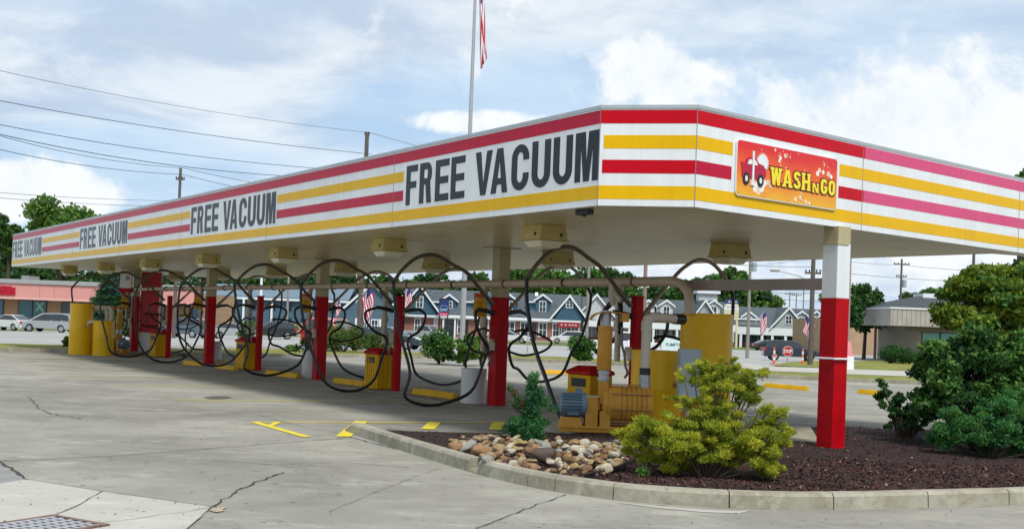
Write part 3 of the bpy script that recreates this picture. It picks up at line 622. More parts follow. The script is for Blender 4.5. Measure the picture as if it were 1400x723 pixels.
# columns
for k in range(5):
    y = 8.29 * k; s_ = .13; up_m = white if k == 0 else cream
    b = MB(); zt = 2.86 if k == 0 else ZS + .028
    b.box(-s_, s_, y - s_, y + s_, 2.118, zt)
    c_ = b.build('column', up_m, canopy, bevel=.006)
    b = MB(); b.box(-s_ - .003, s_ + .003, y - s_ - .003, y + s_ + .003, -.02 if k else .02, 2.118); b.build('red_lower_half', red, c_, bevel=.006)
    if k == 0: b = MB(); b.box(-s_ + .003, s_ - .003, y - s_ + .003, y + s_ - .003, 2.865, ZS + .03); b.box(-s_ - .02, s_ - .05, y - s_ - .012, y + s_ + .01, 2.845, 2.865); b.build('column_cap', cream, c_)
    else: b = MB(); b.box(-.34, .34, y - .19, y + .19, ZS + .012, ZS + .028); b.build('ceiling_plate', cream, c_)
# beam between the first column and the pipe
b = MB(); b.box(-.05, .05, .14, 3.0, 2.235, 2.395); b.box(-.052, .052, 1.55, 1.58, 2.233, 2.397); b.build('tie_beam', mat('taupe_beam_paint', (.33, .27, .24), .5, var=.12), canopy)
# ---------------------------------------------------------------- lights in the soffit
lens_m = mat('frosted_lens', (.74, .70, .52), .25, var=.08); lh_m = mat('yellow_lamp_housing', (.56, .46, .17), .45, var=.15, scale=4)
lp = thing('ceiling_light', 'x', 'ceiling light', (0, 0, 0), RZ, 'box lights under the canopy')
b = MB(); b.rfrus(0, 0, -.22, 0, .52, .52, .45, .45); b.rfrus(0, 0, -.235, -.221, .55, .55, .55, .55); b.build('housing', lh_m, lp, bevel=.01)
b = MB(); b.rfrus(0, 0, -.335, -.236, .34, .34, .46, .46); b.build('lens', lens_m, lp, smooth=False, bevel=.02)
for x, y in ((.13, -.25), (-.25, -.12)): b = MB(); b.box(x - .014, x + .014, y - .014, y + .014, -.17, -.12); b.build('latch', dark, lp)
ords = ['first', 'second', 'third', 'fourth', 'fifth', 'sixth', 'seventh', 'eighth']
fl = True
for row, (bb, nm) in enumerate(((-2.45, 'front'), (1.5, 'rear'))):
    for k in range(7 if row == 0 else 7):
        o = lp if fl else copy_tree(lp); fl = False
        a = 3.45 + 4.93 * k if row == 0 else 3.55 + 4.93 * k
        o.location = F(bb, a, ZS + .029)
        o['label'] = f'yellow box light with pale lens under the canopy, {nm} row, {ords[k]} from the corner column'
# ---------------------------------------------------------------- the WASH N GO sign
def text_mesh(s, off=0., ext=.002, spacing=1., shear=0):
    c = bpy.data.curves.new('t', 'FONT'); c.body = s; c.size = 1; c.offset = off; c.extrude = ext; c.space_character = spacing; c.shear = shear; c.resolution_u = 3
    o = bpy.data.objects.new('t', c); COL.objects.link(o); dg = bpy.context.evaluated_depsgraph_get(); me = bpy.data.meshes.new_from_object(o.evaluated_get(dg)); bpy.data.objects.remove(o); bpy.data.curves.remove(c); return me
def text_on(name, s, m, parent, p, x, z, w, h, off=.02, o=.004, spacing=1., fit=True, depth=.002):
    """text in the local frame p(x, z, out) -> point, box at (x,z) w by h"""
    me = text_mesh(s, off, .5, spacing); V = np.array([v.co[:] for v in me.vertices]); lo, hi = V.min(0), V.max(0)
    sx_, sz_ = w / (hi[0] - lo[0]), h / (hi[1] - lo[1])
    for v, c in zip(me.vertices, V): v.co = p(x + (c[0] - lo[0]) * sx_, z + (c[1] - lo[1]) * sz_, o + (c[2] > 0) * depth)
    me.name = name; me.materials.clear(); me.materials.append(m); ob = bpy.data.objects.new(name, me); COL.objects.link(ob); ob.parent = parent; return ob
wfe = RZ + math.atan2(WE.d[1], WE.d[0])
pb_ = WE.pt(.71, 3.30, .0); pw = F(pb_[0], pb_[1], 3.30)
sign = thing('wash_sign', 'red and orange rounded sign reading WASH N GO on the end of the canopy', 'sign', pw, wfe)
# local frame: x along the fascia, -y outwards, z up. W 2.1 H .70
SW, SH = 2.11, .70
def sp(x, z, o): return (x, -o - .004, z)
m = bpy.data.materials.new('sign_print'); m.use_nodes = True; t = m.node_tree; Lk = t.links.new; bs = t.nodes['Principled BSDF']; bs.inputs['Roughness'].default_value = .3
tc = N(t, 'ShaderNodeTexCoord'); sx = N(t, 'ShaderNodeSeparateXYZ'); Lk(tc.outputs['Object'], sx.inputs[0])
n = N(t, 'ShaderNodeTexNoise'); n.inputs['Scale'].default_value = 3; n.inputs['Detail'].default_value = 5; Lk(tc.outputs['Object'], n.inputs[0])
a = N(t, 'ShaderNodeMath', operation='MULTIPLY_ADD'); Lk(n.outputs[0], a.inputs[0]); a.inputs[1].default_value = .22; Lk(sx.outputs[2], a.inputs[2])
r = N(t, 'ShaderNodeValToRGB'); e = r.color_ramp.elements; e[0].position = .12; e[0].color = (.80, .42, .01, 1); e[1].position = .72; e[1].color = (.68, .012, .01, 1); q = r.color_ramp.elements.new(.45); q.color = (.80, .12, .01, 1)
Lk(a.outputs[0], r.inputs[0]); Lk(r.outputs[0], bs.inputs['Base Color'])
def rrect(x0, x1, z0, z1, r, n=5):
    P = []
    for cx, cz, a0 in ((x1 - r, z1 - r, 0), (x0 + r, z1 - r, 90), (x0 + r, z0 + r, 180), (x1 - r, z0 + r, 270)):
        for k in range(n + 1): q_ = rad(a0 + 90 * k / n); P.append((cx + r * math.cos(q_), cz + r * math.sin(q_)))
    return P
def flat(b, P, o0, o1): b.frus([sp(x, z, o0) for x, z in P], [sp(x, z, o1) for x, z in P]); return b
b = MB(); flat(b, rrect(0, SW, 0, SH, .055), .0, .022); b.build('border', trimw, sign)
b = MB(); flat(b, rrect(.012, SW - .012, .012, SH - .012, .045), .022, .024); b.build('print_panel', m, sign)
wspot = mat('bubble_print', (.80, .62, .45), .4, var=.15, scale=8); wspot2 = mat('bubble_print_white', (.85, .80, .72), .4, var=.05)
b = MB(); b2 = MB(); r_ = random.Random(4)
def disc(bb, x, z, r, o, n=14): flat(bb, [(x + r * math.cos(6.283 * k / n), z + r * math.sin(6.283 * k / n)) for k in range(n)], .0235, .024 + o)
for i, (x, z, r) in enumerate([(.38, .12, .05), (.44, .09, .045), (.50, .14, .055), (.47, .19, .04), (.55, .20, .045), (.62, .22, .035), (.41, .17, .04), (.68, .18, .028), (.86, .56, .028), (.96, .60, .03), (.84, .52, .02), (.75, .65, .02), (1.66, .45, .035), (1.70, .50, .03), (1.78, .48, .03), (1.90, .47, .035), (1.96, .44, .03), (1.80, .58, .016), (1.30, .1, .022), (1.32, .15, .014), (1.2, .06, .025), (1.42, .05, .03), (1.5, .04, .02)]):
    disc(b if i % 2 else b2, x, z, r, .0006 + .0002 * i)
for i in range(45):
    cx, cz, s_ = r_.choice([(.88, .56, .12), (1.84, .52, .1), (.5, .18, .14), (1.35, .1, .1), (1.0, .62, .2)]); x, z = r_.gauss(cx, s_), r_.gauss(cz, s_ * .6)
    if .04 < x < SW - .04 and .04 < z < SH - .04: disc(b if i % 2 else b2, x, z, r_.uniform(.004, .011), .006 + .0001 * i, 8)
b.build('bubble_print', wspot, sign); b2.build('bright_bubble_print', wspot2, sign)
# emblem: little car in a wash with a white brush post
ew, eb_, er = trimw, dark, mat('emblem_crimson', (.45, .0, .03), .35)
em = MB(); star = []
for k in range(40): q_ = 6.283 * k / 40; rr = .135 if k % 2 == 0 else .095; star.append((.50 + rr * math.cos(q_), .455 + rr * math.sin(q_) * .95))
flat(em, star, .0235, .031); emo = em.build('emblem', ew, sign)
def emb(P, m_, o, nm='emblem_shape'): q_ = MB(); flat(q_, P, .0235, o); return q_.build(nm, m_, emo)
emb([(.10, .27), (.10, .34), (.08, .42), (.13, .43), (.15, .40), (.18, .47), (.24, .50), (.36, .50), (.42, .44), (.52, .42), (.57, .37), (.57, .27), (.52, .25), (.12, .23)], er, .033, 'car_body')
emb([(.20, .41), (.23, .465), (.29, .475), (.29, .41)], ew, .0345, 'car_window'); emb([(.33, .41), (.33, .475), (.37, .46), (.40, .41)], ew, .0345, 'car_window')
for x in (.185, .465):
    emb([(x + .062 * math.cos(6.283 * k / 16), .225 + .08 * math.sin(6.283 * k / 16)) for k in range(16)], eb_, .036, 'wheel'); emb([(x + .026 * math.cos(6.283 * k / 12), .225 + .038 * math.sin(6.283 * k / 12)) for k in range(12)], ew, .0375, 'wheel_hub')
emb([(.295, .2), (.33, .2), (.33, .58), (.295, .58)], ew, .0395, 'brush_post'); emb([(.275, .15), (.35, .15), (.35, .21), (.275, .21)], ew, .0395, 'brush_post_foot')
outl = mat('maroon_outline', (.14, .004, .004), .4); ytx = mat('lemon_lettering', (.85, .72, .02), .35, var=.04)
# slab serif capitals
def slab(ch, w, h, t):
    P = []; s_ = t * .55
    R = lambda x0, x1, y0, y1: P.append([(x0, y0), (x1, y0), (x1, y1), (x0, y1)])
    if ch == 'H': R(t * .25, t * 1.25, 0, h); R(w - t * 1.25, w - t * .25, 0, h); R(t, w - t, h * .41, h * .59); [R(x, x + t * 1.5, y, y + s_) for x in (0, w - t * 1.5) for y in (0, h - s_)]
    if ch == 'N': R(t * .2, t * 1.05, 0, h); R(w - t * 1.05, w - t * .2, 0, h); P.append([(t * .3, h), (t * 1.4, h), (w - t * .3, 0), (w - t * 1.3, 0)]); R(0, t * 1.3, 0, s_); R(w - t * 1.3, w, h - s_, h); R(0, t * 1.2, h - s_, h)
    if ch == 'A': P.append([(t * .3, 0), (t * 1.25, 0), (w / 2 + t * .2, h), (w / 2 - t * .6, h)]); P.append([(w - t * .3, 0), (w - t * 1.35, 0), (w / 2 - t * .3, h), (w / 2 + t * .6, h)]); R(w * .3, w * .7, h * .22, h * .36); R(0, t * 1.5, 0, s_); R(w - t * 1.6, w, 0, s_)
    if ch == 'W':
        for x0, x1, x2 in ((t * .3, t * 1.2, w * .3), (w * .42, w * .58, w * .3), (w * .42, w * .58, w * .7), (w - t * 1.2, w - t * .3, w * .7)): P.append([(x0, h), (x1, h), (x2 + t * .42, 0), (x2 - t * .42, 0)])
        R(0, t * 1.5, h - s_, h); R(w - t * 1.5, w, h - s_, h)
    if ch in 'SGO':
        def arc(cx, cy, rx, ry, a0, a1, n=8):
            for i in range(n):
                q0, q1 = rad(a0 + (a1 - a0) * i / n), rad(a0 + (a1 - a0) * (i + 1) / n); P.append([(cx + rx * math.cos(q0), cy + ry * math.sin(q0)), (cx + rx * math.cos(q1), cy + ry * math.sin(q1)), (cx + (rx - t) * math.cos(q1), cy + (ry - t * .8) * math.sin(q1)), (cx + (rx - t) * math.cos(q0), cy + (ry - t * .8) * math.sin(q0))])
        if ch == 'O': ry = h * .32; arc(w / 2, h - ry, w / 2, ry, 0, 180); arc(w / 2, ry, w / 2, ry, 180, 360); R(0, t, ry, h - ry); R(w - t, w, ry, h - ry)
        if ch == 'G': ry = h * .32; arc(w / 2, h - ry, w / 2, ry, 20, 180); arc(w / 2, ry, w / 2, ry, 180, 360); R(0, t, ry, h - ry); R(w - t, w, h * .25, h * .5); R(w * .5, w, h * .4, h * .53)
        if ch == 'S': ry = h * .27; arc(w / 2, h - ry, w / 2, ry, 10, 270); arc(w / 2, ry + h * .0, w / 2, ry, -90, 90, 10); arc(w / 2, ry, w / 2, ry, 180, 270, 5); R(w * .32, w * .68, h - 2 * ry, h - 2 * ry + t * .8)
    return P
row = [('W', .655, .245, .225), ('A', .905, .215, .225), ('S', 1.14, .15, .225), ('H', 1.31, .195, .225), ('N', 1.545, .14, .125), ('G', 1.73, .145, .205), ('O', 1.905, .145, .205)]
bf, bo = MB(), MB(); i = 0
for ch_, x, w, h in row:
    z = .20 if ch_ in 'WASH' else .19
    for P in slab(ch_, w, h, .052 if h > .15 else .034):
        i += 1; o = .031 + .0002 * (i % 6); P2 = [(x + a_ * 1.0, z + c_) for a_, c_ in P]; flat(bf, P2, .0235, o + .003)
        cx, cz = sum(p[0] for p in P2) / len(P2), sum(p[1] for p in P2) / len(P2)
        g2 = .017; P3 = [(px_ + g2 * (1 if px_ > cx else -1), pz_ + g2 * (1 if pz_ > cz else -1)) for px_, pz_ in P2]; flat(bo, P3, .0235, o - .002)
bo.build('lettering_outline', outl, sign); bf.build('lettering', ytx, sign)
b = MB()
for x in (.04, .55, 1.05, 1.55, 2.07): b.lathe([(.007, 0), (.007, .004)], x, 0, 8, 'y', .035)
for v_ in range(len(b.v)): b.v[v_] = (b.v[v_][0], b.v[v_][1] - .031, b.v[v_][2])
b.build('bolt', dark, sign)
# ---------------------------------------------------------------- vacuum pipe along the row
vp = thing('vacuum_pipe', 'long beige suction pipe running under the canopy past every column', 'pipe', F(0, 0), RZ)
PBX = -.26; PZ = 2.37
b = MB(); b.tube([(PBX, 34.2, PZ), (PBX, 3.35, PZ), (PBX, 3.0, PZ), (PBX, 2.78, PZ - .05), (PBX, 2.64, PZ - .18), (PBX, 2.60, PZ - .34), (PBX, 2.6, 1.86)], [.06, .078, .078, .078, .078, .078, .078], 16); b.build('pipe_run', beige_pipe, vp, smooth=True)
for k in range(17):
    y = 3.9 + 1.9 * k; b = MB(); b.lathe([(.086, 0), (.086, .05)], PBX, y, 16, 'y', PZ); b.build('pipe_clamp', black if k % 2 else mat('rust_clamp', (.20, .10, .06), .7), vp, smooth=True)
# ---------------------------------------------------------------- intermediate red posts
for k in range(4):
    a = 8.29 * (k + .5); p = thing('red_post', '', 'post', F(0, a), RZ, 'slim red posts between the columns')
    p['label'] = ['slim red post just behind the ochre blower, between column one and two', 'slim red post beside the ribbed yellow bin, second from the right', 'slim red post beside the yellow bin with plain lid, third from the right', 'slim red post nearest the far yellow tanks, leftmost of four'][k]
    b = MB(); b.box(-.075, .075, -.075, .075, 0, 2.13); b.build('shaft', red, p, bevel=.008); b = MB(); b.box(-.09, .09, -.09, .09, 2.13, 2.145); b.build('cap', red, p)
# ---------------------------------------------------------------- vacuum stations
def cr(P, n=6):
    P = [np.array(p, float) for p in P]; return [tuple(p) for p in smooth(P, n)]
SB = mat('station_bracket', (.52, .46, .36), .5, var=.15); hookm = mat('grey_hook', (.20, .18, .18), .45, var=.2); nozm = mat('black_nozzle', (.014, .014, .016), .35)
descr = ['nearest the blower behind the conifer', 'on the second canopy column with the yellow notice', 'on the slim post beside the ribbed bin', 'on the third canopy column beside the planter', 'on the slim post behind the plain yellow bin', 'on the fourth canopy column', 'on the slim post near the red sign pillar', 'on the farthest column by the yellow tanks']
def station(k):
    a = 4.145 * k; r = random.Random(k * 7 + 1); t = thing('vacuum_station', 'vacuum station with arched booms ' + descr[k - 1], 'vacuum station', F(0, a), RZ, 'self service vacuum stations along the canopy')
    dy = .14
    b = MB(); b.tube([(PBX, dy, PZ - .02), (PBX, dy + .02, 2.2), (PBX, dy + .02, 1.05)], [.075, .062, .05], 12); b.lathe([(.075, 0), (.082, .03), (.082, .12), (.07, .16)], PBX, dy + .02, 12, 'z', 1.55); b.build('drop_pipe', beige_pipe if k > 1 else SB, t, smooth=True)
    b = MB(); b.tube(cr([(PBX - .03, dy - .12, 1.62), (PBX - .05, dy - .15, 1.35), (PBX - .02, dy - .19, 1.18), (PBX - .05, dy - .26, 1.0), (PBX - .03, dy - .3, .88), (PBX, dy - .2, .8)]), .022, 8); b.build('hook', hookm, t, smooth=True)
    b = MB(); b.box(PBX - .03, PBX + .06, dy - .33, dy - .25, 1.08, 1.24); b.box(-.2, -.12, -.05, .05, 1.15, 1.3); b.build('bracket', SB, t, bevel=.01)
    if k >= 1:
        for s in (-1, 1):
            j = r.uniform(-.12, .12); y0 = .1 * s
            bp = [(s * .12, y0, 1.72), (s * .5, y0 + j * .2, 2.1), (s * .88, y0 + j * .4, 2.48), (s * 1.15, y0 + j * .5, 2.70), (s * 1.5, y0 + j * .7, 2.85), (s * 1.85, y0 + j * .9, 2.80), (s * 2.15, y0 + j, 2.58), (s * 2.36, y0 + j, 2.32)]
            if s == -1: bp[0] = (-.22, y0, 1.98); bp[1] = (-.5, y0, 2.22); bp[2] = (-.85, y0, 2.55)
            b = MB(); b.tube(cr(bp), [.042] * 7 + [.034] * (len(cr(bp)) - 7), 10); b.build('boom', [gunm, SB][0] if s == -1 else mat('pale_boom_tube', (.34, .28, .22), .4, .2, var=.15), t, smooth=True)
            b = MB(); b.tube([(s * 2.28, y0 + j, 2.42), (s * 2.38, y0 + j, 2.28)], .034, 10); b.build('clamp', dark, t)
            w = r.uniform(-.45, .45); dp = r.choice([.03, .03, .12, .35]) if s == -1 else r.choice([.12, .3, .45, .04]); x3 = r.uniform(-.15, .1)
            if k == 2 and s == -1: w, dp = .0, .03
            if k == 1 and s == -1: w, dp = 0, .25
            bx2 = r.uniform(-.1, .25)
            hp = [(s * 2.37, y0 + j, 2.32), (s * (2.38 + x3 * .5), y0 + j, 1.95), (s * (2.30 + x3), y0 + j + w * .3, 1.35), (s * (2.12 + x3), y0 + w * .6, dp + .62), (s * (1.85 + bx2), y0 + w * .9, dp + .17), (s * (1.45 + bx2), y0 + w, dp + .005), (s * (1.0 + bx2), y0 + w * .8, dp + .03), (s * .66, y0 + w * .4, dp + .25), (s * .42, y0, .78), (s * .32, y0, 1.08)]
            if k == 1 and s == -1: hp = [(-2.37, y0 + j, 2.32), (-2.42, y0 + j - .1, 1.95), (-2.44, y0 - .4, 1.35), (-2.46, y0 - .8, .8), (-2.46, y0 - 1.15, .32), (-2.4, y0 - 1.3, .2)]
            lp_ = r.uniform(-.1, .15)
            e1 = [(s * .38, y0 + lp_ * .1, 1.22), (s * (.58 + lp_ * .5), y0 + lp_, 1.34), (s * (.74 + lp_), y0 + lp_, 1.55), (s * (.76 + lp_), y0 + lp_ * .8, 1.76), (s * .58, y0 + lp_ * .4, 1.86)]
            if k == 1 and s == -1: e1 = []
            b = MB(); b.tube(cr(hp + e1, 5), .031, 8); b.build('hose', black, t, smooth=True)
            b = MB(); b.tube([(s * .60, y0 + lp_ * .4, 1.87), (s * .36, y0 + lp_ * .1, 1.84), (s * .2, y0, 1.80)], [.036, .045, .05], 10); b.build('nozzle', nozm, t, smooth=True)
            if k in (3, 6) and s == 1 or k not in (2, 5, 7) and s == -1: continue
            q = r.uniform(-.2, .1); b = MB()
            b.tube(cr([(s * .2, -.1, 1.06), (s * .45, -.25, 1.0), (s * (.85 + q), -.5, 1.1), (s * (1.0 + q), -.55, 1.28), (s * (.8 + q), -.4, 1.42), (s * .5, -.2, 1.5), (s * .3, -.1, 1.46)], 5), .024, 8); b.build('spare_hose', black, t, smooth=True)
    return t
for k in range(1, 9): station(k)
# black tangle of hose at the first station beside the blower
t = thing('coiled_hose', 'bunched black hose hanging from the grey Y fitting above the blower', 'hose', F(-.3, 4.3), RZ)
b = MB(); b.tube(cr([(.05, .1, 2.1), (-.05, .3, 1.85), (0, .45, 1.55), (.1, .3, 1.38), (.05, .0, 1.5), (.0, -.1, 1.85), (.05, .02, 2.1)], 6), .045, 10); b.build('hose_loop', black, t, smooth=True)
b = MB(); b.tube([(0, .1, 2.34), (0, .12, 2.15), (.02, .1, 1.98)], [.09, .085, .06], 12); b.tube([(0, .1, 2.2), (.02, -.1, 2.05)], [.06, .05], 10); b.build('tape_wrap', SB, t, smooth=True)
# notices on the drops
for k, lb in ((2, 'yellow notice with orange header hung at the second column'), (4, 'yellow notice with orange header hung at the third column'), (6, 'yellow notice with orange header hung at the fourth column'), (8, 'yellow notice hung at the farthest column')):
    a = 4.145 * k; sg = thing('notice_sign', lb, 'notice', F(-.36, a + .16, 1.72), .05, 'yellow notices on the columns')
    b = MB(); b.box(-.125, .125, -.006, .006, 0, .36); b.build('plate', yellow, sg); b = MB(); b.box(-.125, .125, -.006, .006, .362, .47); b.build('header', mat('orange_plate', (.66, .10, .01), .45), sg)
    b = MB()
    for z, w in ((.41, .09), (.285, .08), (.25, .05), (.20, .06), (.13, .095), (.09, .07), (.05, .085)): b.box(-w, w, -.0075, -.006, z - .008, z + .008)
    b.build('printed_lines', mat('print_brown', (.20, .05, .005), .5), sg)
# ---------------------------------------------------------------- bins, planters, parking blocks
def bin_(a, bb, label, rib):
    t = thing('trash_bin', label, 'bin', F(bb, a), RZ + .06, 'yellow bins with red lids')
    b = MB(); b.box(-.25, .25, -.29, .29, .02, .80)
    if rib:
        for y in (-.2, -.1, 0, .1, .2): b.box(-.262, -.25, y - .035, y + .035, .04, .79)
        for x in (-.15, -.05, .05, .15): b.box(x - .03, x + .03, -.302, -.29, .04, .79)
    b.build('body', yellow, t, bevel=.012)
    b = MB(); b.rfrus(0, 0, .80, .86, .56, .64, .56, .64); b.rfrus(0, 0, .86, .95, .55, .63, .28, .34); b.build('lid', red, t, bevel=.01)
    b = MB(); b.box(-.262, -.25, -.18, .18, .60, .74); b.build('opening', dark, t); return t
bin_(4.9, -.35, 'yellow bin with red domed lid right behind the ochre blower stack', False)
bin_(12.43 + .62, -.08, 'ribbed yellow bin with red lid beside the second slim post', True)
bin_(20.72 + .55, -.1, 'plain yellow bin with red lid beside the third slim post', False)
bin_(29.0 + .65, -.1, 'yellow bin in front of the white base of the red pillar', False)
pl_m = mat('white_planter_plastic', (.62, .62, .60), .5, var=.08, scale=3, bump=.05)
def planter(a, bb, label, r=.25, h=.70):
    t = thing('planter', label, 'planter', F(bb, a), 0, 'white drum planters along the row')
    b = MB(); b.lathe([(r * .93, .0), (r, .02), (r * 1.0, h * .5), (r * 1.02, h - .03), (r * 1.04, h), (r * .97, h), (r * .95, h - .06)], 0, 0, 28); b.build('drum', pl_m, t, smooth=True)
    b = MB(); b.lathe([(r * .945, h - .07), (r * .5, h - .05), (.01, h - .045)], 0, 0, 20); b.build('soil', mulch_m, t); return t
planter(8.80, -.22, 'empty white drum planter left of the second column'); p2_ = planter(17.35, .12, 'white drum planter with a leafy plant beside the third column', .23, .72); planter(25.3, .35, 'white drum planter partly hidden by the fourth column', .22, .7); planter(30.6, .3, 'small white drum planter at the foot of the red pillar', .25, .65)
lg1 = leafmat('leaf_fresh_green', (0.056, 0.144, 0.024), (0.128, 0.272, 0.048)); lg2 = leafmat('leaf_deep_green', (0.024, 0.080, 0.019), (0.064, 0.160, 0.032)); lg3 = leafmat('leaf_olive', (0.080, 0.120, 0.019), (0.192, 0.224, 0.032))
pt_ = thing('potted_plant', 'spiky green plant growing in the white planter by the third column', 'plant', F(.12, 17.35, .66)); foliage('leaves', [lg1, lg2], pt_, [(0, 0, .25, .3, .3, .28), (.15, 0, .4, .15, .15, .15), (-.35, -.05, .1, .12, .1, .12)], 500, (.16, .035), seed=3)
b = MB(); b.tube([(0, 0, -.05), (0, 0, .3)], .02, 6); b.build('stem', bark, pt_)
def block(p, q, label, m=yellow, w=.15, h=.13, zf=T):
    a, c = T(*p), T(*q); d = c - a; L_ = float(np.linalg.norm(d[:2])); t = thing('parking_block', label, 'parking block', (float(a[0]), float(a[1]), float(a[2])), math.atan2(d[1], d[0]), 'yellow concrete parking blocks')
    b = MB(); pf = [(-w / 2, 0), (w / 2, 0), (w / 2 - .02, h * .5), (w / 2 - .045, h), (-w / 2 + .045, h), (-w / 2 + .02, h * .5)]
    b.profx([(y, z) for y, z in pf], 0, L_); b.build('block', m, t, bevel=.008)
    b = MB()
    for x in (L_ * .12, L_ * .88): b.lathe([(.02, h - .002), (.02, h + .006)], x, 0, 10)
    b.build('steel_pin', rust, t); return t
block((566, 538), (622, 545.5), 'yellow parking block left of the empty drum planter'); block((458, 523), (499, 528), 'yellow parking block left of the ribbed bin'); block((365, 512), (408, 517), 'yellow parking block left of the planted drum')
block((297, 503), (322, 506.5), 'yellow parking block left of the plain yellow bin'); block((252, 498), (277, 500.5), 'yellow parking block left of the fourth column'); block((741, 510.5), (785, 512), 'yellow parking block behind the dark juniper, across the rear lane')
block((1046, 529), (1104, 534), 'yellow parking block left of the first column, by the verge'); block((1174, 537.5), (1212, 541), 'yellow parking block right of the first column, by the verge'); block((296, 496.5), (324, 498), 'faded tan parking block behind the fourth column', mat('faded_tan', (.42, .36, .2), .7)); block((905, 514), (950, 517), 'yellow parking block hidden partly by the tall tank')
# ---------------------------------------------------------------- blower set and tanks
tank_m = mat('tank_yellow', (.80, .46, .004), .42, spec=.3, streak=.06, chips=((.3, .15, .03), .72, 8), var=.1, scale=2)
def tank(name, label, x, y, r, z1, z0=.12, m=tank_m, grp='yellow separator tanks'):
    t = thing(name, label, 'tank', (x, y, z0), 0, grp); h = z1 - z0
    b = MB(); b.lathe([(r, 0), (r, h * .5), (r * 1.004, h * .505), (r * 1.004, h * .515), (r, h * .52), (r, h - .02), (r * .985, h)], 0, 0, 40); b.build('shell', m, t, smooth=True)
    b = MB(); b.lathe([(r * 1.015, -.015), (r * 1.015, .015)], 0, 0, 40, 'z', h - .02); b.build('rim', m, t, smooth=True); b = MB(); b.lathe([(r * 1.04, 0), (r * 1.04, .03)], 0, 0, 40); b.build('base_ring', m, t, smooth=True)
    for z, dx in ((h * .55, .0), (h * .28, .05)):
        b = MB(); b.box(r * .55 + dx, r * .55 + dx + .07, -r * .86, -r * .70, z, z + .05); b.build('latch', mat('latch_brass', (.30, .20, .07), .5, .4), t); return t
TX = D(966, 470, 17.9); tank('dust_tank', 'tallest yellow tank behind the golden shrub, pipe elbow on top', float(TX[0]), 17.95, .405, 1.88)
TX2 = D(899, 520, 17.2); tank('dust_tank', 'short yellow tank between the blower and the tall tank', float(TX2[0]), 17.35, .385, 1.29)
bl = thing('vacuum_blower', 'ochre multistage blower with blue grey motor and capped intake stack', 'blower', (float(D(828, 560, 16.4)[0]), 16.4, .12), .03)
# origin under the intake stack; 1 px = 10.5 mm here
b = MB(); b.box(-.66, .72, -.24, .24, 0, .05); b.box(-.66, .72, -.25, -.20, .05, .09); b.box(-.66, .72, .2, .25, .05, .09); b.build('base_frame', ochre, bl, bevel=.008)
b = MB(); prof_ = [(.20, .0), (.245, .02), (.26, .06), (.26, .13)]
x = .14
while x < .56: prof_ += [(.262, x), (.262, x + .052), (.25, x + .056), (.25, x + .066), (.262, x + .07)]; x += .07
prof_ += [(.27, .60), (.27, .64), (.2, .655)]; b.lathe(prof_, 0, 0, 36, 'x', .40); b.build('casing', ochre, bl, smooth=True)
b = MB(); b.lathe([(.08, -.04), (.20, -.03), (.235, .02), (.235, .08), (.21, .12)], -.03, 0, 30, 'x', .40); b.box(-.11, .02, -.12, .12, .40, .72); b.box(-.10, .05, -.2, .2, .05, .3); b.build('volute', ochre, bl, smooth=False, bevel=.01)
b = MB()
for q_ in range(8):
    an = 6.283 * q_ / 8 + .2; b.tube([(.06, .285 * math.cos(an), .40 + .285 * math.sin(an)), (.62, .285 * math.cos(an), .40 + .285 * math.sin(an))], .009, 6)
b.build('tie_rod', mat('tie_rod_steel', (.40, .26, .12), .5, .3), bl)
b = MB(); b.lathe([(.075, 0), (.075, .16)], -.045, 0, 20, 'z', .72); b.lathe([(.09, .02), (.09, .05)], -.045, 0, 20, 'z', .72); b.lathe([(.09, .11), (.09, .14)], -.045, 0, 20, 'z', .72); b.build('flange', galv, bl, smooth=True)
b = MB(); b.lathe([(.10, 0), (.105, .01), (.105, .62), (.1, .63)], -.045, 0, 26, 'z', .88); b.build('intake_filter', ochre, bl, smooth=True); b = MB(); b.lathe([(.078, 0), (.078, .22)], -.045, 0, 20, 'z', 1.51); b.build('intake_neck', galv, bl, smooth=True)
b = MB(); nn = 10
arcp = [(-.27 + .24 * (1 - math.cos(rad(90 * k / nn))) * 1.0, 1.585 + .13 * math.sin(rad(90 * k / nn))) for k in range(nn + 1)] + [(.27, 1.715), (.30, 1.60), (.02, 1.585)]
b.prof([(-.27, 1.585)] + arcp[1:nn + 1] + [(.27, 1.70), (.27, 1.685)] + [(p[0] + .012, p[1] - .015) for p in reversed(arcp[1:nn + 1])] + [(-.255, 1.585)], -.16, .16); b.build('rain_hood', ochre, bl)
b = MB(); b.box(.17, .27, -.16, .16, 1.575, 1.69); b.build('hood_end', ochre, bl)
# motor and coupling
mot = mat('motor_blue_grey', (.13, .20, .25), .45, var=.15, scale=6)
mt = MB(); mt.lathe([(.10, 0), (.145, .015), (.145, .33), (.12, .35)], -.66, 0, 28, 'x', .37)
for k in range(22):
    an = 6.283 * k / 22; c_, s_ = math.cos(an), math.sin(an); mt.frus([(-.62, .14 * c_ - .006 * s_, .37 + .14 * s_ + .006 * c_), (-.36, .14 * c_ - .006 * s_, .37 + .14 * s_ + .006 * c_), (-.36, .14 * c_ + .006 * s_, .37 + .14 * s_ - .006 * c_), (-.62, .14 * c_ + .006 * s_, .37 + .14 * s_ - .006 * c_)], [(-.62, .172 * c_ - .006 * s_, .37 + .172 * s_ + .006 * c_), (-.36, .172 * c_ - .006 * s_, .37 + .172 * s_ + .006 * c_), (-.36, .172 * c_ + .006 * s_, .37 + .172 * s_ - .006 * c_), (-.62, .172 * c_ + .006 * s_, .37 + .172 * s_ - .006 * c_)])
mt.lathe([(.16, 0), (.175, .02), (.175, .07), (.15, .09)], -.36, 0, 28, 'x', .37); mto = mt.build('motor', mot, bl)
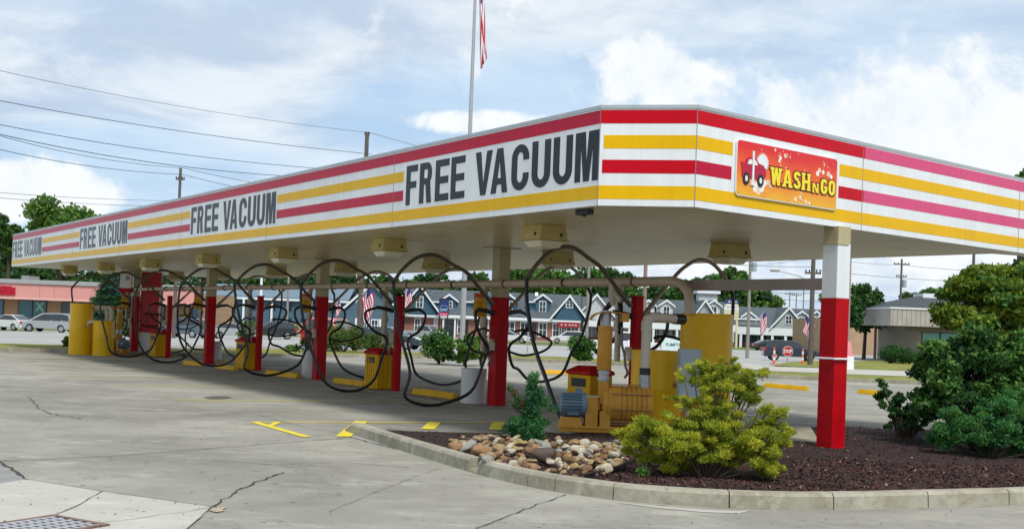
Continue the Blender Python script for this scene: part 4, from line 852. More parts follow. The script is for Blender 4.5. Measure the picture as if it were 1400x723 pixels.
b = MB(); b.box(-.44, -.34, -.06, .06, .53, .61); b.build('terminal_box', mot, mto, bevel=.006); b = MB(); b.box(-.56, -.40, -.19, -.17, .24, .27); b.build('rating_plate', mot, mto)
b = MB(); b.rfrus(-.50, 0, .05, .20, .34, .34, .26, .3); b.build('motor_plinth', ochre, bl, bevel=.006)
b = MB(); b.box(-.30, -.12, -.14, .14, .05, .49); b.build('coupling_guard', ochre, bl, bevel=.01); b = MB(); b.box(-.305, -.115, -.145, .145, .49, .505); b.build('guard_top', mat('pale_guard_top', (.55, .42, .25), .5), bl)
# white pipe from the blower to the tall tank
wp = mat('cream_pvc_pipe', (.56, .50, .38), .4, var=.1, scale=3)
xo = .545
b = MB(); b.tube([(xo, 0, .62), (xo, 0, .84)], [.085, .078], 18); b.build('reducer', galv, bl, smooth=True)
b = MB(); b.tube([(xo, 0, .83), (xo, 0, .93)], .079, 18); b.build('rubber_sleeve', black, bl, smooth=True)
b = MB(); b.tube([(xo, 0, .92), (xo, 0, 1.60), (xo, 0, 1.605)], [.068, .068, .068], 18); b.lathe([(.080, 0), (.080, .14)], xo, 0, 18, 'z', 1.46)
b.tube([(xo, 0, 1.56), (xo + .02, .01, 1.62), (xo + .08, .05, 1.655), (xo + .5, .45, 1.65)], [.078, .08, .075, .068], 18); b.build('outlet_pipe', wp, bl, smooth=True)
b = MB(); b.tube([(xo + .46, .42, 1.65), (xo + .62, .57, 1.648)], .08, 18); b.build('end_sleeve', black, bl, smooth=True)
eb2 = thing('electrical_box', 'pale grey electrical box standing between the tanks and the golden shrub', 'electrical box', (float(D(942, 500, 16.7)[0]), 16.7, .12), .1)
b = MB(); b.box(-.16, .16, -.07, .07, .5, 1.22); b.build('cabinet', greyp, eb2, bevel=.008); b = MB(); b.box(-.145, .145, -.076, -.071, .52, 1.2); b.build('door', greyp, eb2, bevel=.003); b = MB(); b.tube([(0, 0, 0), (0, 0, .5)], .03, 10); b.tube([(-.1, 0, .3), (-.1, 0, .5)], .015, 8); b.build('conduit', galv, eb2)
# far pair of tanks, and their blower
for (px_, zt, r, Yd, lb) in ((110, 1.76, .385, 39.6, 'tall yellow tank at the far left end of the canopy'), (141, 1.19, .35, 39.5, 'short yellow tank at the far left end of the canopy')):
    p = D(px_, 470, Yd); tank('dust_tank', lb, float(p[0]), Yd, r, zt, .0)
fb = copy_tree(bl); p = D(161, 470, 41.3); fb.location = (float(p[0]), 41.3, .0); fb['label'] = 'far ochre blower behind the short tank at the left end'; fb.rotation_euler = (0, 0, 2.4)
pp = thing('tank_pipe', 'cream pipe bent over between the two far yellow tanks', 'pipe', (float(D(126, 470, 39.8)[0]), 39.8, 0)); b = MB(); b.tube(cr([(.0, 0, 1.55), (.28, 0, 1.62), (.42, .05, 1.55), (.45, .05, 1.2)]), .06, 10); b.tube(cr([(-.1, -.35, .9), (.02, -.42, 1.12), (.2, -.42, 1.15)]), .06, 10); b.build('pipe', wp, pp, smooth=True)
# red pillar with white base
p = D(204, 470, 43.5); rp_ = thing('sign_pillar', 'broad red square pillar with white base at the far end', 'pillar', (float(p[0]), 43.5, 0), .2)
b = MB(); b.box(-.36, .36, -.2, .2, .78, 3.06); b.build('shaft', mat('bright_pillar_red', (.58, .004, .02), .4), rp_, bevel=.01); b = MB(); b.box(-.40, .30, -.22, .22, 0, .78); b.build('base', white, rp_, bevel=.01)
p = D(173, 381, 42.5); ub = thing('control_box', 'white control box with small window above the far red column', 'box', (float(p[0]), 42.5, 2.4)); b = MB(); b.box(-.2, .2, -.12, .12, 0, .55); b.build('case', white, ub, bevel=.01); b = MB(); b.box(.02, .14, -.126, -.121, .3, .45); b.build('window', glass, ub); b = MB(); b.box(-.2, .2, -.12, .12, -.16, -.003); b.build('red_band', red, ub)
b = MB(); b.box(-.2, .2, .0, .1, .55, .66); b.build('hanger', cream, ub)
# conduit clamp on first column; wheel stop rail
rc = thing('clamp_bar', 'thin pale bar clamped round the first red column', 'bar', F(0, 0, 1.30), RZ); b = MB(); b.tube([(-.155, -.16, 0), (-.155, .165, 0), (-.15, .18, 0)], .014, 8); b.tube([(-.155, -.16, 0), (.1, -.16, 0)], .014, 8); b.build('bar', trimw, rc)
sc_ = thing('security_camera', 'small black bracket under the fascia at the front corner', 'bracket', F(-3.55, 1.05, 3.0), RZ); b = MB(); b.box(-.05, .05, -.13, .13, .02, .09); b.build('housing', dark, sc_, bevel=.005); b = MB(); b.box(-.02, .02, -.02, .02, .0, .02); b.build('stub', dark, sc_)
# ================================================================ background buildings
shing = mat('slate_shingle', (.055, .075, .085), .8, c2=(.085, .105, .12), var=.2, scale=2, bump=.3, bscale=30)
bluesid = linemat('blue_grey_siding', (.075, .14, .19), (.04, .08, .11), 2, 5, .7, .88, .3)
bluedk = linemat('deep_blue_siding', (.03, .10, .155), (.02, .06, .09), 2, 5, .7, .88, .3)
whsid = linemat('white_siding', (.55, .58, .60), (.38, .40, .42), 2, 5, .7, .9, .3)
grsid = linemat('pale_grey_siding', (.36, .41, .43), (.24, .27, .29), 2, 5, .7, .9, .3)
brick = brickmat('red_brick', (.24, .075, .045), (.30, .11, .07), (.30, .25, .22), 3.2)
tanbrick = brickmat('tan_brick', (.34, .20, .10), (.40, .25, .14), (.36, .28, .2), 3.2)
pinkw = mat('salmon_panel', (.66, .30, .27), .7, var=.08, scale=.3)
def vec(p): return tuple(float(x) for x in p)
class Front:                # a street front at distance Y, parallel to x; px -> local metres from its base point
    def __init__(s, x0, y0, Y): s.Y = Y; s.o = D(x0, y0, Y); s.o[2] = terr(Y)
    def X(s, x, y=450): return float(D(x, y, s.Y)[0] - s.o[0])
    def Z(s, x, y): return float(D(x, y, s.Y)[2] - s.o[2])
def win(parent, x0, x1, z0, z1, y=-.02, gm=None, mull=True, name='window', fw=.12, fm=None):
    b = MB(); b.box(x0, x1, y - .10, y, z0, z1); w_ = b.build(name, fm or trimw, parent)
    b = MB()
    if mull:
        mx, mz = (x0 + x1) / 2, (z0 + z1) / 2; g_ = .04
        for (a, c) in ((x0 + fw, mx - g_), (mx + g_, x1 - fw)):
            for (d_, e_) in ((z0 + fw, mz - g_), (mz + g_, z1 - fw)): b.box(a, c, y - .115, y - .101, d_, e_)
    else: b.box(x0 + fw, x1 - fw, y - .115, y - .101, z0 + fw, z1 - fw)
    b.build('pane', gm or glass, w_); return w_
def gable_roof(parent, x0, x1, ze, zr, d, y0=-.5, m=None, th=.18, name='roof'):
    b = MB(); b.profx([(y0, ze), (d / 2, zr), (d - y0, ze), (d - y0, ze + th * .2), (d / 2, zr + th), (y0, ze + th)], x0, x1); return b.build(name, m or shing, parent)
def cross_gable(parent, xc, hw, ze, za, y0, depth, wallm, roofm=None, win_=None, wz=None):
    """front facing gable: triangular wall, white rakes, its own roof running back"""
    b = MB(); b.prof([(xc - hw, ze), (xc + hw, ze), (xc, za)], y0, y0 + .3); b.build('gable_wall', wallm, parent)
    b = MB(); t = .16
    b.prof([(xc - hw - .5, ze - .12), (xc, za + .12), (xc + hw + .5, ze - .12), (xc + hw + .5, ze + .1), (xc, za + .12 + t * 1.6), (xc - hw - .5, ze + .1)], y0 - .3, y0 + depth); b.build('gable_roof', roofm or shing, parent)
    b = MB(); b.prof([(xc - hw - .6, ze - .22), (xc, za + .02), (xc + hw + .6, ze - .22), (xc + hw + .6, ze + .14), (xc, za + .46), (xc - hw - .6, ze + .14)], y0 - .42, y0 - .302); b.build('rake_trim', trimw, parent)
    if win_: win(parent, xc - win_ / 2, xc + win_ / 2, wz[0], wz[1], y0)
def dormer(parent, xc, w, z0, z1, y0, d, wallm):
    t = MB(); t.box(xc - w / 2, xc + w / 2, y0, y0 + d, z0, z1); do = t.build('dormer', wallm, parent)
    b = MB(); h = w * .42; b.prof([(xc - w / 2 - .3, z1), (xc, z1 + h + .1), (xc + w / 2 + .3, z1), (xc + w / 2 + .3, z1 + .14), (xc, z1 + h + .3), (xc - w / 2 - .3, z1 + .14)], y0 - .2, y0 + d * 1.1); b.build('dormer_roof', shing, do)
    b = MB(); b.prof([(xc - w / 2 - .38, z1 - .12), (xc, z1 + h), (xc + w / 2 + .38, z1 - .12), (xc + w / 2 + .38, z1 + .16), (xc, z1 + h + .34), (xc - w / 2 - .38, z1 + .16)], y0 - .3, y0 - .202); b.build('dormer_rake', trimw, do)
    b = MB(); b.prof([(xc - w / 2, z1), (xc + w / 2, z1), (xc, z1 + h)], y0 + .0, y0 + .2); b.build('dormer_gable', wallm, do)
    win(do, xc - w * .26, xc + w * .26, z0 + .45, z1 + .1, y0, fw=.1)
# --- salmon strip mall, left
f = Front(-60, 450, 126); t = thing('strip_mall', 'long flat salmon fronted strip mall with tan brick piers and teal windows', 'building', vec(f.o))
X0, X1 = f.X(-120), f.X(272); zt = f.Z(60, 389); zb = f.Z(60, 409)
b = MB(); b.box(X0, X1, 0, 16, 0, zt - .3); b.build('wall', tanbrick, t)
b = MB(); b.box(X0, X1 + .2, -1.6, 0, zb, zt); b.build('fascia', pinkw, t); b = MB(); b.box(X0, X1 + .3, -1.75, -.4, zt, zt + .45); b.build('parapet_cap', mat('grey_cap', (.34, .36, .36), .6), t); b = MB(); b.box(X0, X1 + .2, -1.66, -1.55, zb - .12, zb + .1); b.build('fascia_trim', mat('pale_pink_trim', (.72, .42, .38), .6), t)
b = MB()
for px_ in (60, 80, 130, 180, 225): b.box(f.X(px_) - .04, f.X(px_) + .04, -1.61, -1.6, zb + .1, zt)
b.build('panel_joint', mat('dusty_pink_joint', (.48, .22, .20), .7), t)
for (a, c, gm) in ((-60, 4, blueglass), (24, 44, tealglass), (44, 63, tealglass), (83, 108, glass), (108, 134, glass), (170, 205, tealglass), (213, 225, glass), (262, 271, blueglass)): win(t, f.X(a), f.X(c), .15, zb - .15, -.02, gm, False, fw=.08, fm=dark)
b = MB(); zz0, zz1 = f.Z(52, 425) , f.Z(52, 413); xa, xb = f.X(47.5), f.X(60)
for s in (1, -1): b.frus(*[[(xa if s > 0 else xb, y, zz0), ((xa if s > 0 else xb) + .25 * s, y, zz0), ((xb if s > 0 else xa), y, zz1), ((xb if s > 0 else xa) - .25 * s, y, zz1)] for y in (-.15 - .01 * (s > 0), -.14)])
b.build('window_cross', mat('mint_tape', (.25, .55, .45), .5), t)
b = MB(); r_ = random.Random(5); x = f.X(1)
while x < f.X(27): w = r_.uniform(.35, .6); h = r_.uniform(.7, 1.0); b.box(x, x + w, -1.72, -1.6, zb + .3, zb + .3 + h); b.box(x + w * .3, x + w * .6, -1.74, -1.71, zb + .3 + h * .3, zb + .3 + h * .6); x += w + .06
b.build('red_channel_letters', mat('channel_red', (.42, .0, .02), .4), t)
b = MB(); b.box(f.X(-60), f.X(3.5), -2.0, -1.7, zb - .2, zt + .9); b.build('yellow_sign_band', mat('sign_buff', (.72, .50, .20), .6), t)
b = MB(); b.box(f.X(10), f.X(20), 3, 6, zt, zt + 1.0); b.build('rooftop_unit', galv, t)
# --- blue two storey row beyond
f = Front(330, 456, 175); t = thing('blue_motel', 'blue two storey house row with grey roof behind the picket fence', 'building', vec(f.o))
X0, X1 = f.X(272), f.X(476); zg = f.Z(380, 408); zr = f.Z(380, 391)
b = MB(); b.box(X0, X1, 0, 11, 0, zg); b.build('wall', mat('blue_wall', (.06, .12, .17), .7, var=.1), t); gable_roof(t, X0 - .5, X1, zg, zr, 11, m=mat('blue_grey_roof', (.13, .19, .24), .8))
b = MB(); b.box(X0 - .4, X1, -.6, -.45, zg - .3, zg); b.build('gutter', trimw, t)
for px_ in (300, 317, 345, 372, 394, 415, 455):
    for (z0, z1) in ((.5, 2.0), (3.1, 4.3)): win(t, f.X(px_ - 4), f.X(px_ + 4), z0, min(z1, zg - .3), -.02, fw=.1, fm=mat('navy_frame', (.02, .04, .08), .6))
for px_ in (284, 333, 371.5, 425): b = MB(); b.box(f.X(px_) - .15, f.X(px_) + .15, -.7, -.4, 0, zg - .3); b.build('porch_post', trimw, t)
# --- blue gabled house
f = Front(505, 459, 158); t = thing('blue_gabled_house', 'blue clapboard house end with white raked gable beside a utility pole', 'building', vec(f.o))
xa, xb = f.X(473), f.X(541); xc = f.X(507); ze = f.Z(507, 424); za = f.Z(507, 389)
b = MB(); b.box(xa, xb, 0, 12, 0, ze); b.build('wall', bluesid, t); cross_gable(t, xc, (xb - xa) / 2, ze, za, -.02, 12.5, bluesid)
for (a, c, nm, gm) in ((485, 495, 'door', trimw), (518, 527, 'door', trimw)):
    b = MB(); b.box(f.X(a), f.X(c), -.1, 0, 0, f.Z(490, 435)); dd = b.build('door', gm, t); b = MB(); b.box(f.X(a) + .3, f.X(c) - .3, -.13, -.101, 1.0, f.Z(490, 437)); b.build('pane', glass, dd)
win(t, f.X(497), f.X(505), .6, 2.3); win(t, f.X(507), f.X(517), .6, 2.3)
# --- blue and brick shopping row
f = Front(670, 462, 172); t = thing('shop_row', 'slate roofed shop row with blue gables, white dormers and red brick fronts', 'building', vec(f.o))
X0, X1 = f.X(549), f.X(793); zg = f.Z(680, 433.5); zr = f.Z(680, 399)
b = MB(); b.box(X0, X1, 0, 13, 0, zg); b.build('wall', brick, t); gable_roof(t, X0 - .3, X1 + .3, zg, zr, 13)
b = MB(); b.box(X0, X1, -.72, -.5, zg - .35, zg + .05); b.build('gutter', trimw, t)
b = MB(); b.box(X0, X1, -.5, -.02, zg - .5, zg - .36); b.build('soffit_board', trimw, t)
for (pc, pa, hw_, wm) in ((573, 393, 25, bluedk), (777, 406.5, 21, bluedk)):
    cross_gable(t, f.X(pc), hw_ * f.Y / FPX, zg - .05, f.Z(pc, pa), -.75, 9, wm, None, 1.1, (f.Z(pc, 421), f.Z(pc, 405 + (pc > 700) * 6)))
for pc, w_ in ((612, 3.0), (658, 3.0), (695, 3.0), (741, 3.0)):
    z0 = zg + .6; dormer(t, f.X(pc), 2.1, z0, f.Z(pc, 409 + (pc > 600) * 3), 1.3, 4.5, bluedk)
    b = MB(); b.box(f.X(pc - 22), f.X(pc - 9), 1.6, 5.5, z0, f.Z(pc, 414)); b.build('shed_dormer', bluedk, t); b = MB(); b.box(f.X(pc - 23), f.X(pc - 8), 1.3, 1.6, f.Z(pc, 414), f.Z(pc, 412)); b.build('shed_eave', trimw, t)
for (a, c) in ((566, 575), (593, 598), (625, 634), (655, 668), (690, 704), (711, 723), (736, 748), (755, 765), (767, 775), (780, 792)): win(t, f.X(a), f.X(c), .55, 2.75, -.02, fw=.14)
for (a, c) in ((606, 622), (636, 640), (728, 733)): b = MB(); b.box(f.X(a), f.X(c), -.08, 0, 0, 2.7); b.build('door', glass, t)
for pc in (606, 622): b = MB(); b.box(f.X(pc) - .12, f.X(pc) + .12, -.5, -.3, 0, zg - .5); b.build('porch_column', trimw, t)
b = MB(); b.box(f.X(762), f.X(791), -.85, -.73, zg - 1.15, zg - .36); b.build('red_shop_sign', mat('maroon_sign', (.28, .012, .02), .5), t)
b = MB(); r_ = random.Random(2); x = f.X(766)
while x < f.X(788): b.box(x, x + .3, -.87, -.851, zg - .9, zg - .62); x += r_.uniform(.45, .6)
b.build('sign_letters', mat('sign_letter_pink', (.6, .35, .3), .5), t)
b = MB(); b.frus([(f.X(731), 1.0, zg), (f.X(735), 1, zg), (f.X(735), 6.6, zr), (f.X(731), 6.6, zr)], [(f.X(731), 1.0, zg + .35), (f.X(735), 1, zg + .35), (f.X(735), 6.6, zr + .35), (f.X(731), 6.6, zr + .35)]); b.build('roof_step', trimw, t)
# --- white shops
f = Front(880, 470, 180); t = thing('shop_row', 'white sided shop row with slate roof, grey gable and long white porch beam', 'building', vec(f.o))
X0, X1 = f.X(797), f.X(1008); zg = f.Z(900, 441); zr = f.Z(900, 409)
b = MB(); b.box(X0, X1, 2.2, 14, 0, zg); b.build('wall', whsid, t); gable_roof(t, X0, X1, zg, zr, 15)
b = MB(); b.box(X0, X1, -.7, -.3, zg - 1.0, zg + .1); b.build('porch_beam', trimw, t)
for pc in (800, 822, 860, 893, 925, 960, 990): b = MB(); b.box(f.X(pc) - .16, f.X(pc) + .16, -.65, -.33, 0, zg - 1); b.build('porch_column', trimw, t)
cross_gable(t, f.X(814), 2.9, zg, f.Z(814, 405), -.7, 9, whsid, None, None); cross_gable(t, f.X(838), 2.2, zg, f.Z(838, 412), -.3, 8, whsid)
cross_gable(t, f.X(962), 2.0, zg, f.Z(962, 413), -.7, 9, grsid)
for pc in (887, 912, 977): dormer(t, f.X(pc), 2.0, zg + .5, f.Z(pc, 419), 1.5, 4.5, whsid)
b = MB(); b.box(f.X(898), f.X(912), 1.6, 6, zg + .9, f.Z(905, 420)); b.build('shed_dormer', grsid, t)
for (a, c) in ((803, 810), (812, 819), (865, 873), (876, 888), (895, 905), (908, 918), (921, 931), (935, 950), (955, 985)): win(t, f.X(a), f.X(c), .7, 2.5, 2.18, fw=.1)
b = MB(); b.box(X0, X1, 2.0, 2.16, 0, .8); b.build('brick_base', brick, t)
xq = f.X(975); b = MB(); b.box(xq - 1.5, xq + 1.5, 5.5, 8.5, zr - .5, f.Z(975, 400)); cu = b.build('cupola', whsid, t)
b = MB(); b.box(xq - 1.9, xq + 1.9, 5.1, 8.9, f.Z(975, 400), f.Z(975, 396)); b.build('cupola_cornice', trimw, cu); b = MB(); b.rfrus(xq, 7, f.Z(975, 396), f.Z(975, 377), 3.2, 3.2, .1, .1); b.build('cupola_roof', shing, cu)
# --- grey shops, right
f = Front(1080, 476, 186); t = thing('shop_row', 'pale grey shop row with big front gable, dormers and white porch columns at right', 'building', vec(f.o))
X0, X1 = f.X(1006), f.X(1160); zg = f.Z(1080, 449); zr = f.Z(1080, 421.5)
b = MB(); b.box(X0, X1, 2.4, 14, 0, zg); b.build('wall', grsid, t); gable_roof(t, X0, X1, zg, zr, 15)
b = MB(); b.box(X0, X1, -.8, -.4, zg - 1.2, zg); b.build('porch_beam', trimw, t)
cross_gable(t, f.X(1076), 20 * f.Y / FPX, zg, f.Z(1076, 423), -.8, 9, grsid, None, 1.1, (f.Z(1076, 443), f.Z(1076, 431)))
for pc in (1026, 1099, 1119, 1132): dormer(t, f.X(pc), 2.0, zg + .5, f.Z(pc, 434), 1.6, 4.5, grsid)
b = MB(); b.box(f.X(1008), f.X(1038), .2, 5, zg, f.Z(1020, 437)); b.build('upper_bay', grsid, t); b = MB(); b.box(f.X(1008), f.X(1039), -.1, .2, f.Z(1020, 437), f.Z(1020, 435)); b.build('bay_eave', trimw, t)
for pc in (1012, 1041, 1055, 1073, 1092, 1113, 1135): b = MB(); b.box(f.X(pc) - .2, f.X(pc) + .2, -.75, -.42, 0, zg - 1.2); b.build('porch_column', trimw, t)
for (a, c) in ((1014, 1026), (1028, 1039), (1043, 1053), (1057, 1066), (1068, 1074), (1076, 1091), (1094, 1110), (1115, 1130)): win(t, f.X(a), f.X(c), .7, 2.6, 2.38, glass if a % 2 else blueglass, fw=.08, fm=dark)
b = MB(); b.box(X0, X1, 2.2, 2.36, 0, .8); b.build('brick_base', brick, t)
# --- tan block building and bank at right
f = Front(1200, 478, 150); t = thing('tan_warehouse', 'long low windowless tan block building behind the poles at right', 'building', vec(f.o))
b = MB(); b.box(f.X(1135), f.X(1420), 0, 20, 0, f.Z(1200, 437)); b.build('wall', linemat('tan_block_wall', (.42, .28, .17), (.34, .22, .13), 2, 3, .85, .9, .2), t); b = MB(); b.box(f.X(1135) - .1, f.X(1420), -.1, .2, f.Z(1200, 437), f.Z(1200, 435.5)); b.build('coping', mat('tan_coping', (.35, .28, .2), .7), t)
f = Front(1250, 484, 112); f.o[1] = 112; t = thing('bank_building', 'low building with dark hip roof, ribbed grey fascia and teal window', 'building', vec(f.o))
x0, x1 = f.X(1216), f.X(1420); z0, z1 = f.Z(1250, 446), f.Z(1250, 423); zr = f.Z(1290, 402)
b = MB(); b.box(f.X(1263), x1 - .5, 1.2, 14, 0, z0); b.build('wall', mat('greige_wall', (.33, .30, .25), .8), t)
b = MB(); b.box(x0, x1, -.3, 15, z0, z1); b.build('ribbed_fascia', linemat('ribbed_grey_fascia', (.40, .37, .34), (.26, .24, .22), 0, 2.2, .7, .8, .4), t); b = MB(); b.box(x0 - .08, x1 + .08, -.38, 15.1, z1, z1 + .16); b.build('eave_trim', trimw, t)
b = MB(); b.frus([(x0, -.3, z1 + .16), (x1, -.3, z1 + .16), (x1, 15, z1 + .16), (x0, 15, z1 + .16)], [(x0 + 5.4, 7, zr), (x1 - 5.4, 7, zr), (x1 - 5.4, 7.8, zr), (x0 + 5.4, 7.8, zr)]); b.build('hip_roof', linemat('dark_shingle_rows', (.045, .055, .06), (.025, .03, .035), 2, 4, .8, .8, .4), t)
b = MB(); b.box(f.X(1291), f.X(1330), 6, 9, zr - .3, zr + .25); b.build('ridge_cap', trimw, t)
win(t, f.X(1266), f.X(1291), .15, z0 - .5, 1.18, mat('green_glass', (.10, .30, .28), .15, spec=.7), False, fw=.07, fm=dark); win(t, f.X(1291.5), f.X(1316), .15, z0 - .5, 1.18, MATS['green_glass'], False, fw=.07, fm=dark)
b = MB(); b.box(f.X(1243), f.X(1300), .6, 1.19, z0 - .5, z0 - .01); b.build('lower_soffit', mat('dark_greige', (.16, .14, .12), .8), t)
# picket fence
f = Front(400, 456, 150); t = thing('picket_fence', 'tan wooden picket fence in front of the blue house row', 'fence', vec(f.o))
b = MB(); x = f.X(376); xe = f.X(432)
while x < xe: b.box(x, x + .17, 0, .03, 0, 1.45); x += .21
b.build('pickets', mat('fence_wood', (.42, .30, .17), .8, var=.2), t); b = MB(); b.box(f.X(376), xe, .03, .08, .3, .42); b.box(f.X(376), xe, .03, .08, 1.0, 1.12); b.build('rail', MATS['fence_wood'], t)
# ================================================================ signs
f = Front(608, 466, 140); t = thing('pole_sign', 'dark blue SUMMIT sign with magenta lower strip in front of the brick shops', 'sign', vec(f.o))
xa, xb = f.X(599), f.X(612.5); za, zc, zd = f.Z(606, 432), f.Z(606, 426.5), f.Z(606, 410)
b = MB(); b.box(xa, xb, -.15, .15, za, zd + .2); b.build('cabinet', dark, t)
b = MB(); b.box(xa + .05, xb - .05, -.17, -.151, zc, zd); b.build('blue_face', mat('navy_face', (.012, .03, .14), .4), t); b = MB(); b.box(xa + .05, xb - .05, -.17, -.151, za, zc - .02); b.build('magenta_face', mat('magenta_face', (.45, .012, .10), .4), t)
pp_ = lambda x, z, o: (x, -.17 - o, z)
text_on('lettering', 'SUMMIT', mat('pale_blue_letter', (.35, .60, .80), .5), t, pp_, xa + .12, zc + .10, xb - xa - .24, .34, .02); text_on('lower_lettering', 'Real Estate', mat('pink_letter', (.80, .45, .55), .5), t, pp_, xa + .14, za + .12, xb - xa - .28, .24, .02)
b = MB(); b.tube([(xa + .15, -.18, zc + .55), ((xa + xb) / 2 - .2, -.18, zc + .85), ((xa + xb) / 2, -.18, zc + .7), ((xa + xb) / 2 + .2, -.18, zc + .85), (xb - .15, -.18, zc + .55)], .025, 5); b.build('emblem_line', MATS['pale_blue_letter'], t)
for x in (xa + .12, xb - .12): b = MB(); b.box(x - .07, x + .07, -.07, .07, 0, za); b.build('leg', dark, t)
f = Front(998, 473, 172); t = thing('plaza_sign', 'tall plaza sign with navy arched header over stacked cream panels', 'sign', vec(f.o))
xa, xb = f.X(989), f.X(1009); b = MB(); b.prof([(xa, f.Z(998, 415)), (xb, f.Z(998, 415)), (xb, f.Z(998, 411)), ((xa * .3 + xb * .7), f.Z(998, 408.6)), ((xa * .7 + xb * .3), f.Z(998, 408.6)), (xa, f.Z(998, 411))], -.2, .2); b.build('header', mat('navy_header', (.02, .05, .16), .4), t)
b = MB(); r_ = random.Random(8); x = xa + .6
while x < xb - .5: b.box(x, x + .2, -.22, -.2, f.Z(998, 413.4), f.Z(998, 411.2)); x += .34
b.build('header_letters', trimw, t)
for i, (a, c) in enumerate(((415.4, 419), (420, 424), (424.4, 429), (429.4, 433), (433.4, 437))): b = MB(); b.box(xa + (.3 if i == 0 else 0), xb - (.3 if i == 0 else 0), -.18, .18, f.Z(998, c), f.Z(998, a)); b.build('panel', mat('cream_panel', (.68, .62, .40), .6) if i > 1 else white, t)
for x in (xa + .2, xb - .2): b = MB(); b.box(x - .15, x + .15, -.12, .12, 0, f.Z(998, 415)); b.build('post', MATS['cream_panel'], t)
p = T(921, 478); t = thing('yard_sign', 'white board with dark lettering standing near the road behind the tanks', 'sign', vec(D(921, 478, 88) * np.array([1, 1, 0]) + np.array([0, 0, terr(88)])))
b = MB(); b.box(-.95, .9, -.03, .03, .35, 1.55); b.build('board', mat('mint_white_board', (.62, .74, .74), .5), t); text_on('lettering', 'PUMPTEK', mat('dark_teal_letter', (.02, .12, .12), .5), t, lambda x, z, o: (x, -.03 - o, z), -.62, .85, 1.35, .26, .02)
for x in (-.8, .75): b = MB(); b.box(x - .04, x + .04, .03, .1, 0, 1.5); b.build('stake', wood, t)
# stop sign
t = thing('stop_sign', 'red octagonal STOP sign on a thin post in front of the dark wagon', 'road sign', vec(np.array([D(1077, 480, 67)[0], 67, terr(67)])))
zc = float(D(1077, 480, 67)[2] - terr(67)); R_ = .315
oc = lambda R, y0, y1: ([(R * math.cos(rad(22.5 + 45 * k)), y0, zc + R * math.sin(rad(22.5 + 45 * k))) for k in range(8)], [(R * math.cos(rad(22.5 + 45 * k)), y1, zc + R * math.sin(rad(22.5 + 45 * k))) for k in range(8)])
b = MB(); b.frus(*oc(R_, -.012, .0)); b.build('border', trimw, t); b = MB(); b.frus(*oc(R_ * .93, -.015, -.0125)); b.build('face', mat('stop_red', (.50, .01, .015), .4), t)
text_on('lettering', 'STOP', trimw, t, lambda x, z, o: (x, -.0155 - o, z), -.23, zc - .1, .46, .2, .03); b = MB(); b.box(-.03, .03, .0, .03, 0, zc); b.build('post', galv, t)
for (px_, lb) in ((1058, 'orange and white striped channelizer left of the stop sign'), (1097, 'orange and white striped channelizer right of the stop sign')):
    q = T(px_, 498); t = thing('traffic_channelizer', lb, 'traffic cone', vec(q), 0, 'orange channelizers'); om = mat('traffic_orange', (.75, .11, .03), .5)
    b = MB(); b.box(-.2, .2, -.2, .2, 0, .07); b.build('base', om if px_ > 1080 else mat('faded_orange_base', (.5, .16, .1), .7), t)
    z = .07
    for i in range(5): b = MB(); r1 = .09 - i * .008; b.lathe([(r1, z), (r1 - .008, z + .2)], 0, 0, 12); b.build('band', trimw if i % 2 else om, t, smooth=True); z += .2
# ================================================================ poles, lamps, flags, wires
flagm = bpy.data.materials.new('flag_cloth'); flagm.use_nodes = True; tr_ = flagm.node_tree; Lk = tr_.links.new; bs = tr_.nodes['Principled BSDF']; bs.inputs['Roughness'].default_value = .8
uvn = N(tr_, 'ShaderNodeUVMap'); sx = N(tr_, 'ShaderNodeSeparateXYZ'); Lk(uvn.outputs[0], sx.inputs[0])
def mth(op, a, b_): m_ = N(tr_, 'ShaderNodeMath', operation=op); (Lk(a, m_.inputs[0]) if not isinstance(a, float) else None); (Lk(b_, m_.inputs[1]) if not isinstance(b_, float) else setattr(m_.inputs[1], 'default_value', b_)); return m_.outputs[0]
st_ = mth('GREATER_THAN', mth('FRACT', mth('MULTIPLY', sx.outputs[1], 6.5), 0.), .5)
cn_ = mth('MULTIPLY', mth('LESS_THAN', sx.outputs[0], .3), mth('GREATER_THAN', sx.outputs[1], .46))
m1 = N(tr_, 'ShaderNodeMix', data_type='RGBA'); Lk(st_, m1.inputs[0]); m1.inputs[6].default_value = (.48, .01, .04, 1); m1.inputs[7].default_value = (.72, .72, .74, 1)
m2 = N(tr_, 'ShaderNodeMix', data_type='RGBA'); Lk(cn_, m2.inputs[0]); Lk(m1.outputs[2], m2.inputs[6]); m2.inputs[7].default_value = (.03, .04, .16, 1); Lk(m2.outputs[2], bs.inputs['Base Color'])
def flag_mesh(name, parent, fn, nu=26, nv=14):
    V = [fn(i / nu, j / nv) for i in range(nu + 1) for j in range(nv + 1)]; Fc = [(i * (nv + 1) + j, (i + 1) * (nv + 1) + j, (i + 1) * (nv + 1) + j + 1, i * (nv + 1) + j + 1) for i in range(nu) for j in range(nv)]
    me = bpy.data.meshes.new(name); me.from_pydata(V, [], Fc); uv = me.uv_layers.new(name='UVMap')
    for p_ in me.polygons:
        for li, vi in zip(p_.loop_indices, p_.vertices): uv.data[li].uv = ((vi // (nv + 1)) / nu, (vi % (nv + 1)) / nv)
    me.materials.append(flagm); me.polygons.foreach_set('use_smooth', [True] * len(me.polygons)); o = bpy.data.objects.new(name, me); COL.objects.link(o); o.parent = parent
    md = o.modifiers.new('thickness', 'SOLIDIFY'); md.thickness = .006; return o
fp = D(631.5, 470, 52); t = thing('flagpole', 'tall pale grey flagpole rising behind the canopy', 'flagpole', (float(fp[0]), 52, terr(52)))
